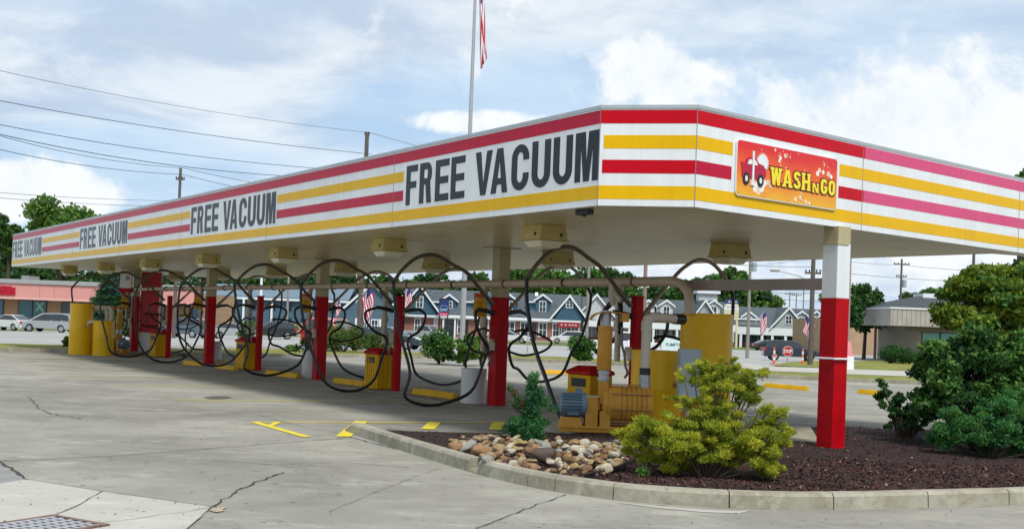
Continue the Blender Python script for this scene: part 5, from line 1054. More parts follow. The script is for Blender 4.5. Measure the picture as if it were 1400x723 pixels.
b = MB(); b.tube([(0, 0, 0), (0, 0, 6), (0, 0, 18.6)], [.125, .115, .055], 16); b.build('pole', mat('pale_pole', (.42, .43, .44), .4, .4, var=.06), t, smooth=True); b = MB(); b.lathe([(.02, -.12), (.09, -.08), (.12, 0), (.09, .08), (.02, .12)], 0, 0, 14, 'z', 18.7); b.build('ball', mat('gold_ball', (.6, .4, .1), .3, .8), t, smooth=True); b = MB(); b.lathe([(.3, 0), (.28, .05), (.14, .12)], 0, 0, 16); b.build('collar', galv, t)
fo = thing('flag', 'red and white striped flag hanging limp from the tall flagpole', 'flag', (float(fp[0]) + .12, 52, 18.3))
def ff(u_, v_):          # hoist at u=0, v up; cloth sags into long folds
    s = u_ ** .8; x = .05 + .26 * s + .22 * s * math.sin(v_ * 9 + u_ * 3) * (1 - .55 * u_) + .2 * u_ * v_; z = -(1 - v_) * (1.7 - .9 * s) - s * 4.35 - .12 * math.sin(v_ * 7) * s; y = .22 * math.sin(v_ * 17 + u_ * 4) * s * (1 - .5 * u_); return (x, y, z)
flag_mesh('cloth', fo, ff, 34, 30)
def wallflag(px_, py, Y, lb, s=1.0, d=1):
    q = D(px_, py, Y); t = thing('small_flag', lb, 'flag', vec(q), 0, 'small striped flags along the shops'); b = MB(); b.tube([(0, 0, 0), (.9 * s * d, -.15, 1.1 * s)], .03, 6); b.build('staff', trimw, t)
    def g_(u_, v_): x = .9 * s * d - d * (v_ * -.0 + (1 - v_) * .75 * s * .75) + d * u_ * .22 * s; z = 1.1 * s - (1 - v_) * .85 * s - u_ * 1.55 * s; return (x + .06 * math.sin(u_ * 6 + v_ * 5), -.15 + .1 * math.sin(v_ * 12 + u_ * 3), z)
    flag_mesh('cloth', t, g_, 10, 10)
wallflag(486, 414, 66, 'striped flag on the wooden pole in front of the blue gabled house', 1.0, 1); wallflag(545, 410, 100, 'striped flag seen just left of the second slim red post', 1.1, 1)
wallflag(1033, 440, 140, 'striped flag hanging from the pole by the grey gable', 1.3, 1); wallflag(1115, 447, 120, 'striped flag leaning from the thick utility pole at right', 1.2, -1); wallflag(455, 420, 120, 'small striped flag left of the blue gabled house', .8, 1)
def pole(px_, ytop, Y, r, lb, m=wood, arm=None, trans=False, base=None, cat='utility pole', name='utility_pole'):
    q = D(px_, ytop, Y); zt = float(q[2]) - terr(Y); t = thing(name, lb, cat, (float(q[0]), Y, terr(Y))); b = MB(); b.tube([(0, 0, -.1), (0, 0, zt)], [r, r * .72], 12); b.build('pole', m, t, smooth=True)
    for (dz, w) in (arm or []):
        b = MB(); b.box(-w, w, -.06, .06, zt - dz - .06, zt - dz + .06); ar = b.build('crossarm', m, t)
        for x in (-w * .9, -w * .45, w * .45, w * .9): b = MB(); b.lathe([(.04, 0), (.06, .05), (.03, .16)], x, 0, 8, 'z', zt - dz + .06); b.build('insulator', mat('insulator_brown', (.08, .05, .04), .3), ar)
    if trans: b = MB(); b.lathe([(.2, 0), (.24, .04), (.24, .8), (.2, .86)], .38, 0, 14, 'z', zt - trans); b.box(.1, .3, -.03, .03, zt - trans + .2, zt - trans + .28); b.build('transformer', greyp, t)
    return t, zt
pole(502, 182, 66, .16, 'weathered wooden pole behind the third column, tip above the canopy', wood, [(.15, .12)])
pole(247, 230, 92, .15, 'thin dark pole whose tip shows above the left of the canopy', wood, [(.9, .35)])
pole(395, 372, 120, .14, 'pale wooden pole in front of the blue two storey row', woodl)
pole(806, 345, 110, .19, 'grey wooden pole above the white shop gable', woodl, [(1.2, .9)])
pole(1026, 356, 105, .17, 'wooden pole with transformer in front of the grey shops', woodl, None, 1.0)
t, z6 = pole(1113, 330, 72, .17, 'thick dark wooden pole left of the first column', wood, [(2.0, .5)], None); b = MB(); b.tube(cr([(0, 0, z6 - 2.6), (-1.0, -.1, z6 - 2.2), (-2.2, -.2, z6 - 1.95)]), .035, 8); lo = b.build('lamp_arm', galv, t, smooth=True); b = MB(); b.rfrus(-2.45, -.2, z6 - 2.02, z6 - 1.88, .5, .22, .62, .28); b.build('lamp_head', mat('cobra_head', (.35, .33, .30), .5), lo, bevel=.03)
pole(1199, 392, 125, .16, 'short grey wooden pole before the tan warehouse', woodl); pole(1233, 354, 130, .15, 'slim utility pole with crossarms behind the bank roof', wood, [(.6, .9), (2.0, .6)], 3.2); pole(1332, 330, 98, .16, 'dark pole just behind the big green shrub', wood)
pole(723, 430, 82, .045, 'very thin street sign post near the far road', galv, cat='post', name='sign_post')
t, z7 = pole(1163, 330, 60, .105, 'tan steel light pole on a pink and white pedestal', mat('tan_steel', (.30, .26, .22), .5, .3), cat='light pole', name='light_pole')
b = MB(); b.lathe([(.38, 0), (.36, .7), (.34, .72)], 0, 0, 16); b.build('pedestal', white, t); b = MB(); b.lathe([(.34, .72), (.30, .9), (.19, 1.45), (.16, 1.5)], 0, 0, 16); b.build('pedestal_cone', mat('pink_pedestal', (.60, .22, .22), .6), t, smooth=True)
t, z8 = pole(884, 330, 47, .10, 'mauve steel light pole behind the slim red post', mat('mauve_steel', (.30, .20, .18), .5, .3), cat='light pole', name='light_pole')
pole(358, 372, 76, .11, 'white steel pole between the third and fourth columns', trimw, cat='light pole', name='light_pole')
wires = thing('overhead_wires', 'thin power lines crossing the sky at upper left', 'wires', (0, 0, 0)); wm = mat('wire_black', (.03, .035, .045), .6)
def wire(pts, r=.018, parent=wires): P = [vec(D(*p)) for p in pts]; b = MB(); b.tube(cr(P, 8), r, 5); b.build('wire', wm, parent)
def w3p(x0, y0, x1, y1, sag, Y0, Y1, r=.018, parent=wires): wire([(x0 + (x1 - x0) * k / 6, y0 + (y1 - y0) * k / 6 + sag * 4 * (k / 6) * (1 - k / 6), Y0 + (Y1 - Y0) * k / 6) for k in range(7)], r, parent)
w3p(-80, 78, 508, 182, 10, 40, 66, .010); w3p(508, 182, 760, 245, 3, 66, 80, .012); w3p(-80, 122, 508, 211, 8, 40, 66, .015); w3p(-80, 154, 560, 238, 14, 46, 80, .017); w3p(-80, 164, 500, 245, 18, 46, 80, .02); w3p(-80, 160, 251, 230, 12, 46, 92, .018); w3p(-80, 184, 251, 239, 10, 46, 92, .02); w3p(251, 230, 420, 262, 2, 92, 105, .02); w3p(251, 239, 420, 275, 2, 92, 105, .02); w3p(-80, 256, 260, 275, 4, 60, 100, .015); w3p(-80, 263, 260, 283, 4, 60, 100, .015)
w2 = thing('overhead_wires', 'thin power lines seen below the canopy at right', 'wires', (0, 0, 0))
w3p(880, 352, 1113, 365, 3, 80, 72, .015, w2); w3p(1113, 350, 1233, 362, 3, 72, 130, .015, w2); w3p(1026, 392, 1113, 380, 4, 105, 72, .012, w2); w3p(1113, 368, 1420, 385, 6, 72, 120, .016, w2); w3p(1233, 362, 1420, 372, 3, 130, 120, .02, w2); w3p(1026, 362, 1113, 350, 3, 105, 72, .012, w2); w3p(1040, 405, 1130, 412, 2, 150, 150, .03, w2); w3p(1040, 398, 1130, 400, 2, 150, 150, .03, w2)
for i, (px_, yt) in enumerate(((1080, 399), (1089, 401), (1099, 395))):
    pole(px_, yt, 230, .12, 'distant thin mast number-one style pole above the grey shop roof'.replace('number-one style', ['leftmost', 'middle', 'rightmost'][i]), wood, [(.4, 1.0)] if i < 2 else None)
# hydrant
q = T(899, 475); t = thing('fire_hydrant', 'small red fire hydrant by the far road behind the cream pipe', 'hydrant', vec(q)); b = MB(); b.lathe([(.16, 0), (.16, .05), (.11, .07), (.11, .5), (.15, .52), (.13, .62), (.05, .72)], 0, 0, 12); b.build('barrel', red, t, smooth=True); b = MB(); b.lathe([(.06, -.2), (.06, .2)], 0, 0, 8, 'x', .42); b.build('nozzle_caps', red, t)
# ================================================================ cars
tyre = mat('tyre_rubber', (.012, .012, .013), .7); rimm = mat('alloy_rim', (.45, .46, .48), .3, .8); carglass = mat('car_glass', (.015, .02, .025), .06, spec=.9); hl = mat('headlight_clear', (.7, .72, .75), .1); tl = mat('taillight_red', (.45, .01, .01), .2)
def carpaint(n_, c): return mat('car_paint_' + n_, c, .28, .15, var=.03, coat=.7)
KIND = {
 'sedan': dict(L=4.7, W=1.8, body=[(0, .32), (-.0, .62), (.04, .92), (.55, 1.0), (3.25, .96), (4.35, .80), (4.65, .62), (4.7, .34)], cab=[(.35, .97), (1.35, 1.42), (2.25, 1.46), (3.45, .95)], wh=(.95, 3.75), r=.33),
 'suv': dict(L=4.6, W=1.85, body=[(0, .38), (.0, .7), (.05, 1.05), (3.3, 1.05), (4.3, .92), (4.55, .72), (4.6, .40)], cab=[(.08, 1.04), (.32, 1.62), (.9, 1.70), (2.5, 1.68), (3.4, 1.04)], wh=(.85, 3.65), r=.36),
 'van': dict(L=5.1, W=1.95, body=[(0, .34), (.0, .7), (.05, 1.05), (3.75, 1.02), (4.7, .88), (5.05, .66), (5.1, .36)], cab=[(.06, 1.04), (.28, 1.62), (1.0, 1.74), (2.9, 1.70), (4.15, 1.0)], wh=(.95, 4.0), r=.34),
 'pickup': dict(L=5.5, W=1.95, body=[(0, .50), (.0, .75), (.03, 1.12), (4.1, 1.15), (5.3, 1.08), (5.45, .85), (5.5, .50)], cab=[(1.95, 1.12), (2.1, 1.78), (2.7, 1.84), (3.5, 1.80), (4.25, 1.13)], wh=(1.05, 4.45), r=.40)}
def car(name, label, x, y, yaw, paint, kind, cat='car'):
    K = KIND[kind]; L_, W = K['L'], K['W']; t = thing(name, label, cat, (x, y, terr(y) + .01), yaw)
    hw = W / 2; bd = K['body']; n = len(bd)
    # body with wheel arches: bottom edge notched
    bot = []
    for wx in K['wh'][::-1]:
        R = K['r'] * 1.15; z0 = bd[0][1]
        bot += [(wx + R * math.cos(rad(a_)), max(z0, K['r'] + R * math.sin(rad(a_)))) for a_ in range(0, 181, 30)]
    pf = bd + [(L_ - .1, bd[-1][1] - .06)] + bot + [(.1, bd[0][1] - .06)]
    pf = [(px_ - L_ / 2, pz_) for px_, pz_ in pf]
    bm = bmesh.new(); secs = []
    for yy, sc_ in ((-hw, .965), (-hw * .93, 1), (hw * .93, 1), (hw, .965)):
        secs.append([bm.verts.new((p_[0] * (sc_ if abs(yy) == hw else 1), yy, (p_[1] - .6) * (.94 if abs(yy) == hw else 1) + .6)) for p_ in pf])
    for a_, c_ in zip(secs, secs[1:]):
        for i in range(len(pf)): bm.faces.new((a_[i], a_[(i + 1) % len(pf)], c_[(i + 1) % len(pf)], c_[i]))
    bm.faces.new(secs[0][::-1]); bm.faces.new(secs[-1])
    bmesh.ops.recalc_face_normals(bm, faces=bm.faces); me = bpy.data.meshes.new('body'); bm.to_mesh(me); bm.free(); me.materials.append(paint); bo_ = bpy.data.objects.new('body', me); COL.objects.link(bo_); bo_.parent = t
    cb_ = [(p_[0] - L_ / 2, p_[1]) for p_ in K['cab']]; zb_ = min(p_[1] for p_ in cb_) - .03; zt_ = max(p_[1] for p_ in cb_)
    def cw(z): return hw * (.93 - .20 * (z - zb_) / (zt_ - zb_))
    b = MB(); pc_ = [(cb_[0][0], zb_)] + cb_ + [(cb_[-1][0], zb_)]
    b.frus([(a_, -cw(z), z) for a_, z in pc_], [(a_, cw(z), z) for a_, z in pc_]); b.build('cabin', paint, t, bevel=.03)
    cx_, cz_ = sum(p_[0] for p_ in cb_) / len(cb_), (zb_ + zt_) / 2
    for s in (-1, 1):
        gl = [((p_[0] - cx_) * .90 + cx_, zb_ + .06 + (p_[1] - zb_) * (.86 if p_[1] > zb_ + .1 else 1) * .95) for p_ in cb_]
        b = MB(); m_ = [(gl[0][0], zb_ + .07)] + gl[1:-1] + [(gl[-1][0] - .05, zb_ + .07)]; mid = [cx_ - .25, cx_ + .55]
        b.frus([(a_, s * (cw(z) + .004), z) for a_, z in m_], [(a_, s * (cw(z) + .012), z) for a_, z in m_]); w_ = b.build('side_window', carglass, t)
        for mx in ([cx_ + .1] if kind in ('sedan', 'pickup') else [cx_ + .25, cx_ - .75]): b = MB(); b.frus([(mx - .04, s * (cw(zb_) + .0), zb_), (mx + .04, s * cw(zb_), zb_), (mx + .03, s * cw(zt_), zt_ - .1), (mx - .03, s * cw(zt_), zt_ - .1)], [(mx - .04, s * (cw(zb_) + .018), zb_), (mx + .04, s * (cw(zb_) + .018), zb_), (mx + .03, s * (cw(zt_) + .018), zt_ - .1), (mx - .03, s * (cw(zt_) + .018), zt_ - .1)]); b.build('pillar', paint, w_)
        for wx in K['wh']:
            r_w = K['r']; b = MB(); b.lathe([(r_w * .8, -.11), (r_w, -.08), (r_w, .08), (r_w * .8, .11)], wx - L_ / 2, s * (hw - .14), 22, 'y', r_w); wo = b.build('wheel', tyre, t, smooth=True)
            b = MB(); yr = s * (hw - .03)
            b.lathe([(r_w * .62, -.012), (r_w * .64, 0), (r_w * .5, .008)], wx - L_ / 2, yr, 18, 'y', r_w); b.build('rim', rimm, wo)
        b = MB(); xh = L_ / 2 - .16; b.frus([(xh - .22, s * (hw - .46), .66), (xh + .07, s * (hw - .50), .66), (xh + .07, s * (hw - .50), .80), (xh - .22, s * (hw - .46), .84)], [(xh - .22, s * (hw + .004), .66), (xh + .05, s * (hw - .1), .66), (xh + .05, s * (hw - .1), .80), (xh - .22, s * (hw + .004), .84)]); b.build('headlight', hl, t)
        b = MB(); zq = .78 if kind == 'sedan' else .95; b.box(-L_ / 2 - .012, -L_ / 2 + .18, *(sorted((s * (hw + .006), s * (hw - .36)))), zq - .12, zq + .12); b.build('taillight', tl, t)
    def slope(i, j, nm):
        (xa_, za_), (xb_, zb2) = cb_[i], cb_[j]; d_ = Vector((xb_ - xa_, 0, zb2 - za_)).normalized(); nn_ = Vector((-d_.z, 0, d_.x)); nn_ = nn_ if (nn_.x > 0) == (j > i and i > 0) or False else -nn_
        a1, a2 = .12, .90; P = lambda f_: (xa_ + (xb_ - xa_) * f_, za_ + (zb2 - za_) * f_)
        (x1_, z1_), (x2_, z2_) = P(a1), P(a2); off = nn_ * .012
        q = [(x1_, -cw(z1_) * .9, z1_), (x1_, cw(z1_) * .9, z1_), (x2_, cw(z2_) * .9, z2_), (x2_, -cw(z2_) * .9, z2_)]
        b = MB(); b.frus([(p_[0] - off.x * .3, p_[1], p_[2] - off.z * .3) for p_ in q], [(p_[0] + off.x, p_[1], p_[2] + off.z) for p_ in q]); b.build(nm, carglass, t)
    # windscreen: front slope, outwards = +x ; rear: outwards = -x
    def glassq(i, j, sx_, nm):
        (xa_, za_), (xb_, zb2) = cb_[i], cb_[j]; ln = math.hypot(xb_ - xa_, zb2 - za_); nx, nz = abs(zb2 - za_) / ln * sx_, abs(xb_ - xa_) / ln
        P = lambda f_: (xa_ + (xb_ - xa_) * f_, za_ + (zb2 - za_) * f_); (x1_, z1_), (x2_, z2_) = P(.1), P(.9)
        q = [(x1_, -cw(z1_) * .9, z1_), (x1_, cw(z1_) * .9, z1_), (x2_, cw(z2_) * .9, z2_), (x2_, -cw(z2_) * .9, z2_)]
        b = MB(); b.frus([(p_[0] - nx * .004, p_[1], p_[2] - nz * .004) for p_ in q], [(p_[0] + nx * .03, p_[1], p_[2] + nz * .03) for p_ in q]); b.build(nm, carglass, t)
    glassq(len(cb_) - 2, len(cb_) - 1, 1, 'windscreen'); glassq(0, 1, -1, 'rear_window')
    b = MB(); b.box(L_ / 2 - .06, L_ / 2 + .012, -hw * .55, hw * .55, .42, .62); b.build('grille', dark, t); b = MB(); b.box(-L_ / 2 - .015, -L_ / 2 + .02, -.26, .26, .62, .76); b.build('number_plate', trimw, t)
    return t
def cx(px_, Y): return float(D(px_, 450, Y)[0])
car('parked_car', 'white sedan parked by the salmon strip mall, seen from behind', cx(12, 104), 104, rad(158), carpaint('white', (.72, .73, .74)), 'sedan')
car('parked_van', 'silver minivan parked beside the tall yellow tank', cx(68, 103), 103, rad(172), carpaint('silver', (.36, .38, .39)), 'van', 'minivan')
car('parked_car', 'blue grey sedan behind the fourth column by the strip mall', cx(252, 100), 100, rad(160), carpaint('bluegrey', (.10, .14, .18)), 'suv')
car('parked_car', 'silver sedan nose out between the fourth column and third slim post', cx(320, 104), 104, rad(20), carpaint('silver', (.36, .38, .39)), 'sedan')
car('parked_car', 'black sport utility car behind the third slim post', cx(372, 112), 112, rad(195), carpaint('black', (.015, .015, .018)), 'suv')
car('parked_car', 'bright red boxy wagon between the third column and the wooden pole', cx(455, 60), 60, rad(80), carpaint('red', (.48, .012, .02)), 'suv')
car('parked_pickup', 'pale silver pickup in front of the brick shops', cx(582, 134), 134, rad(-28), carpaint('silver', (.36, .38, .39)), 'pickup', 'pickup')
car('parked_car', 'dark teal low sedan behind the second slim post and the hedge', cx(535, 76), 76, rad(-12), carpaint('darkteal', (.02, .035, .042)), 'sedan')
car('parked_car', 'white car with sloped nose just right of the second column', cx(700, 142), 142, rad(-10), carpaint('white', (.72, .73, .74)), 'sedan')
car('parked_car', 'white hatchback in front of the shop with the maroon sign', cx(776, 150), 150, rad(178), carpaint('white', (.72, .73, .74)), 'suv')
car('parked_pickup', 'white pickup glimpsed behind the blower and slim red post', cx(852, 88), 88, rad(8), carpaint('white', (.72, .73, .74)), 'pickup', 'pickup')
car('parked_car', 'black low car in front of the grey shop porch', cx(1052, 158), 158, rad(12), carpaint('black', (.015, .015, .018)), 'sedan')
car('parked_car', 'dark blue wagon on the road behind the stop sign', cx(1083, 94), 94, rad(-6), carpaint('navy', (.015, .03, .06)), 'suv')
car('parked_car', 'dark car partly hidden behind the hedge left of the slim post', cx(500, 118), 118, rad(5), carpaint('darkgrey', (.05, .055, .06)), 'sedan')
# ================================================================ trees and shrubs
def tree(name, label, px_, ybase, Y, zc, R, H, n, leaf, mats, seed, k=26, trunk=.25, sub=.36, cat='tree', group=None):
    x = float(D(px_, ybase, Y)[0]); z0 = terr(Y); t = thing(name, label, cat, (x, Y, z0), 0, group)
    b = MB(); g_ = random.Random(seed); b.tube([(0, 0, -.2), (.1, 0, zc * .5), (0, .1, zc)], [trunk, trunk * .75, trunk * .4], 9)
    tk = b.build('trunk', bark, t, smooth=True); b = MB()
    for i in range(7):
        a_ = g_.uniform(0, 6.28); e = (math.cos(a_) * R * .6, math.sin(a_) * R * .6, zc + g_.uniform(-.2, .6) * H); b.tube([(0, .05, zc * g_.uniform(.45, .9)), (e[0] * .5, e[1] * .5, (zc + e[2]) / 2), e], [trunk * .35, trunk * .22, trunk * .08], 6)
    b.build('limb', bark, tk, smooth=True)
    foliage('crown', mats, t, crown(0, 0, zc, R, H, k, seed, sub), n, leaf, .5, .2, seed=seed); return t
gA = leafmat('tree_leaf_mid', (0.043, 0.117, 0.020), (0.117, 0.244, 0.043), .25); gB = leafmat('tree_leaf_light', (0.076, 0.170, 0.024), (0.170, 0.289, 0.051), .25); gC = leafmat('tree_leaf_dark', (0.020, 0.065, 0.020), (0.058, 0.133, 0.032), .25); gD = leafmat('blue_spruce_needle', (0.034, 0.085, 0.076), (0.093, 0.170, 0.153), .5)
def Rz(px_w, Y): return px_w * Y / FPX
def zat(px_, py, Y): return float(D(px_, py, Y)[2]) - terr(Y)
# tall tree top left
Y = 142
tree('broadleaf_tree', 'tall bright green tree rising above the left end of the canopy', 78, 420, Y, zat(78, 318, Y), Rz(52, Y), Rz(52, Y), 9000, (.55, .38), [gA, gB], 3, 34, .4, .3)
tree('broadleaf_tree', 'thin leaved tree at the far left edge behind the tall one', 8, 420, Y + 8, zat(8, 330, Y + 8), Rz(28, Y), Rz(40, Y), 2600, (.5, .34), [gA, gC], 4, 20, .3, .3)
tl_ = [(-20, 352, 60, 34, gC), (60, 365, 60, 30, gA), (140, 372, 55, 26, gC), (215, 374, 55, 24, gC), (290, 376, 50, 24, gC), (350, 380, 45, 22, gA), (410, 382, 45, 22, gC), (470, 380, 42, 22, gC)]
where = ['behind the left edge of the strip mall', 'behind the rooftop unit of the strip mall', 'behind the blue spruce', 'behind the red pillar', 'behind the fourth column', 'behind the white steel pole', 'behind the blue two storey roof', 'behind the third column']
for i, (px_, yt, w, h, m_) in enumerate(tl_):
    Y = 215 + (i % 3) * 9; tree('treeline_tree', 'dark green wooded tree ' + where[i], px_, 440, Y, zat(px_, yt + h, Y), Rz(w, Y), Rz(h + 10, Y), 4600, (1.0, .7), [m_, gC], 20 + i, 22, .4, group='dark trees behind the left buildings')
tm = [(540, 384, 30, 20, gA), (590, 374, 32, 24, gC), (650, 378, 32, 24, gA), (712, 366, 36, 28, gB), (756, 358, 34, 34, gA), (800, 364, 34, 32, gA), (838, 370, 30, 30, gC), (890, 392, 26, 16, gC), (925, 386, 28, 20, gA), (960, 374, 26, 22, gA), (1000, 372, 24, 26, gA), (1035, 392, 22, 20, gB)]
wm_ = ['left of the second slim post top', 'above the front blue gable roof', 'right of the flagpole', 'above the second column plate', 'above the dormers right of the second column', 'highest of the wooded line, by the grey pole', 'left of the mauve light pole', 'right of the mauve light pole', 'above the white shop dormers', 'left of the cupola', 'behind the plaza sign', 'right of the plaza sign']
for i, (px_, yt, w, h, m_) in enumerate(tm):
    Y = 222 + (i % 3) * 8; tree('treeline_tree', 'green tree of the wooded skyline ' + wm_[i], px_, 440, Y, zat(px_, yt + h + 4, Y), Rz(w * 1.15, Y), Rz(h + 8, Y), 4600, (.95, .65), [m_, gA, gC], 50 + i, 26, .4, .32, group='wooded skyline behind the shops')
tr2 = [(1150, 392, 118, 30, 30, 'bushy tree right of the first column behind the light pole'), (1182, 384, 122, 34, 34, 'open leafy tree above the tan warehouse'), (1222, 415, 170, 20, 14, 'low distant tree left of the bank roof'), (1262, 391, 150, 30, 20, 'small tree behind the bank roof'), (1288, 398, 160, 18, 18, 'small tree at the ridge of the bank roof'), (1320, 358, 120, 30, 42, 'tall dark tree behind the bank'), (1392, 232, 60, 26, 40, 'tree whose tip shows over the right end of the canopy'), (1400, 352, 60, 50, 30, 'dark tree behind the big shrub at right edge')]
for i, (px_, yt, Y, w, h, lb) in enumerate(tr2):
    tree('broadleaf_tree', lb, px_, 450, Y, zat(px_, yt + h, Y), Rz(w, Y), Rz(h, Y), 2600 if i != 7 else 5000, (.5 * Y / 120, .34 * Y / 120), [gA, gC], 80 + i, 24, .22, .3)
# spruce
Y = 70; x = float(D(158, 470, Y)[0]); t = thing('spruce_tree', 'dark blue green spruce behind the far yellow tanks', 'tree', (x, Y, terr(Y))); hh = zat(163, 366, Y) + .4
b = MB(); b.tube([(0, 0, -.1), (0, 0, hh)], [.16, .03], 8); b.build('trunk', bark, t, smooth=True)
cl = []; g_ = random.Random(9)
for i in range(60):
    f_ = (i / 60) ** .9; zz = .4 + f_ * (hh - .4); rr = 2.1 * (1 - f_) + .2; a_ = i * 2.4; cl.append((math.cos(a_) * rr * .62, math.sin(a_) * rr * .62, zz, .25 + rr * .42, .25 + rr * .42, .22))
foliage('crown', [gD, gC, gC], t, cl, 24000, (.26, .08), .3, -.1, .1, .9, 9)
# bushes across the lane
def bush(name, label, px_, pyb, w, h, n, leaf, mats, seed, off=.0, sub=.4, cat='shrub', Yf=None, group=None, flat=1.):
    q = T(px_, pyb) if Yf is None else np.array([D(px_, pyb, Yf)[0], Yf, terr(Yf)]); Y = float(q[1]); R = w / 2 * Y / FPX; H = h * Y / FPX
    t = thing(name, label, cat, (float(q[0]), Y, float(q[2])), 0, group); b = MB(); g_ = random.Random(seed)
    for i in range(6): a_ = g_.uniform(0, 6.28); b.tube([(0, 0, 0), (math.cos(a_) * R * .3, math.sin(a_) * R * .3, H * .45), (math.cos(a_) * R * .6, math.sin(a_) * R * .5, H * .8)], [.03, .02, .008], 5)
    b.build('stems', bark, t); foliage('foliage', mats, t, crown(0, 0, H * .52, R * .88, H * .46, 22, seed, sub), n, leaf, .6, .25, seed=seed); return t
bush('round_shrub', 'rounded green shrub left of the second column across the lane', 600, 498, 54, 42, 4500, (.12, .07), [lg1, lg2], 1); bush('round_shrub', 'brighter green shrub just left of the second column', 634, 500, 42, 42, 4000, (.12, .07), [lg1, gB], 2); bush('round_shrub', 'small sparse shrub tucked against the second column', 657, 500, 26, 46, 1500, (.10, .06), [lg3, lg2], 3)
bush('juniper_hedge', 'low olive juniper right of the third column', 470, 487, 70, 34, 4500, (.14, .05), [lg3, lg2], 4, Yf=56); bush('juniper_hedge', 'low olive juniper left of the second slim post', 518, 488, 56, 30, 3600, (.14, .05), [lg3, lg2], 5, Yf=57)
tb = bush('young_tree', 'small round green tree on short stems behind the dark juniper', 791, 491, 44, 34, 4200, (.14, .08), [lg1, lg2], 6, Yf=55)
bush('round_shrub', 'green shrub by the road left of the third column', 397, 458, 26, 14, 1400, (.2, .12), [lg1, lg2], 7); bush('round_shrub', 'feathery green shrub between the third and fourth columns', 337, 468, 30, 30, 1800, (.2, .08), [lg1, lg2], 8, Yf=95)
bush('round_shrub', 'small yellow green shrub left of the tall far tank', 91, 474, 14, 16, 700, (.12, .06), [lg3, gB], 9, Yf=46); bush('flower_bush', 'small leafy weed clump beside the planted drum', 398, 478, 20, 10, 500, (.12, .06), [lg1], 19, Yf=52)
gh = [(1218, 495, 34, 26), (1243, 495, 40, 20), (1272, 496, 40, 20), (1300, 498, 40, 22)]
for i, (px_, pyb, w, h) in enumerate(gh): bush('clipped_hedge', ['domed dark clipped hedge at the left end before the bank', 'low clipped hedge, second before the bank', 'low clipped hedge, third before the bank window', 'low clipped hedge, last beside the big shrub'][i], px_, pyb, w, h, 3600, (.16, .1), [gC, lg2], 30 + i, Yf=102, sub=.45)
# dark juniper in the bed
def spray_shrub(name, label, loc, clumps, n, leaf, mats, seed, stems=10, R=.5, H=.8, droop=0., up=.3, out=.8, shell=.5, mesh='foliage', cat='shrub', tuft=0):
    t = thing(name, label, cat, loc); b = MB(); g_ = random.Random(seed)
    for c in clumps[:stems]: b.tube([(g_.uniform(-.04, .04), g_.uniform(-.04, .04), -.03), (c[0] * .4, c[1] * .4, c[2] * .5), (c[0], c[1], c[2])], [.018, .012, .005], 5)
    b.build('stems', bark, t, smooth=True)
    foliage(mesh, mats, t, clumps, n, leaf, shell, up, droop, out, seed); return t
def feather(center, R, n, seed, sz=(.10, .2), h0=0.05, up=1.0):
    """plume shaped clumps pointing up and outwards from the middle of the shrub"""
    g_ = np.random.default_rng(seed); out = []
    for i in range(n):
        d = g_.normal(size=3); d[2] = abs(d[2]) * up; d /= np.linalg.norm(d); q = g_.uniform(.35, 1.0); s = g_.uniform(*sz)
        out.append((center[0] + d[0] * R[0] * q, center[1] + d[1] * R[1] * q, h0 + d[2] * R[2] * q, s, s, s * .75))
    return out
jd = [leafmat('juniper_dark', (0.018, 0.078, 0.031), (0.044, 0.166, 0.048), 3, .15), leafmat('juniper_green', (0.035, 0.155, 0.043), (0.095, 0.286, 0.071), 3, .2), leafmat('juniper_brown', (0.119, 0.076, 0.034), (0.221, 0.136, 0.051), 3, .2)]
p = G(722, 602, .11)
# conical with a leaning brown branch at the left
cl = feather((0, 0, 0), (.27, .27, .35), 34, 1, (.06, .12)) + [(.03, 0, .3 + i * .065, .16 - i * .012, .16 - i * .012, .09) for i in range(9)] + [(.05 + .02 * i, -.05, .78 + i * .04, .035, .035, .06) for i in range(3)] + [(-.12, .1, .45, .1, .1, .08), (.2, .05, .52, .1, .1, .07), (.3, .0, .44, .08, .06, .05), (-.28, 0, .1, .1, .1, .1), (.12, 0, .65, .08, .08, .08)]
spray_shrub('dark_juniper', 'dark green conical juniper beside the blower motor', (float(p[0]), float(p[1]) + .1, .09), cl, 15000, (.045, .012), jd[:2] + jd[:1], 5, 16)
sp2 = [(-.10, -.05, .45, .06, .05, .07), (-.16, -.05, .55, .06, .05, .06), (-.21, -.05, .63, .05, .04, .05), (-.26, -.05, .68, .045, .04, .04), (-.18, -.08, .48, .05, .05, .05)]
q_ = foliage('browned_spray', [jd[2], jd[0]], bpy.data.objects['dark_juniper'], sp2, 1500, (.04, .011), .2, .4, 0, .6, 6)
# golden shrub: several mounded plumes
gold = [leafmat('golden_spray', (.27, .30, .016), (.62, .62, .06), 4, .35), leafmat('golden_spray_deep', (0.153, 0.221, 0.020), (0.340, 0.408, 0.034), 4, .3), leafmat('inner_green_spray', (0.051, 0.119, 0.020), (0.119, 0.204, 0.034), 4, .25)]
c0 = np.array([float(G(965, 650, .1)[0]), 12.0]); mpp = 12.0 / FPX
def gp(px_, py, dy=0.): q = D(px_, py, 12.0 + dy); return (float(q[0] - c0[0]), dy, float(q[2] - .1))
cl = []; g_ = np.random.default_rng(4)
def mound(px_, py, wpx, hpx, n, dy=0., s=(.05, .11)):
    c = gp(px_, py, dy)
    for i in range(n):
        d = g_.normal(size=3); d /= np.linalg.norm(d); q = g_.uniform(.4, 1.0); k = g_.uniform(*s) * 1.08; cl.append((c[0] + d[0] * wpx * mpp * .5 * q, c[1] + d[1] * wpx * mpp * .42 * q, max(.04, c[2] + d[2] * hpx * mpp * .5 * q), k, k, k * .55))
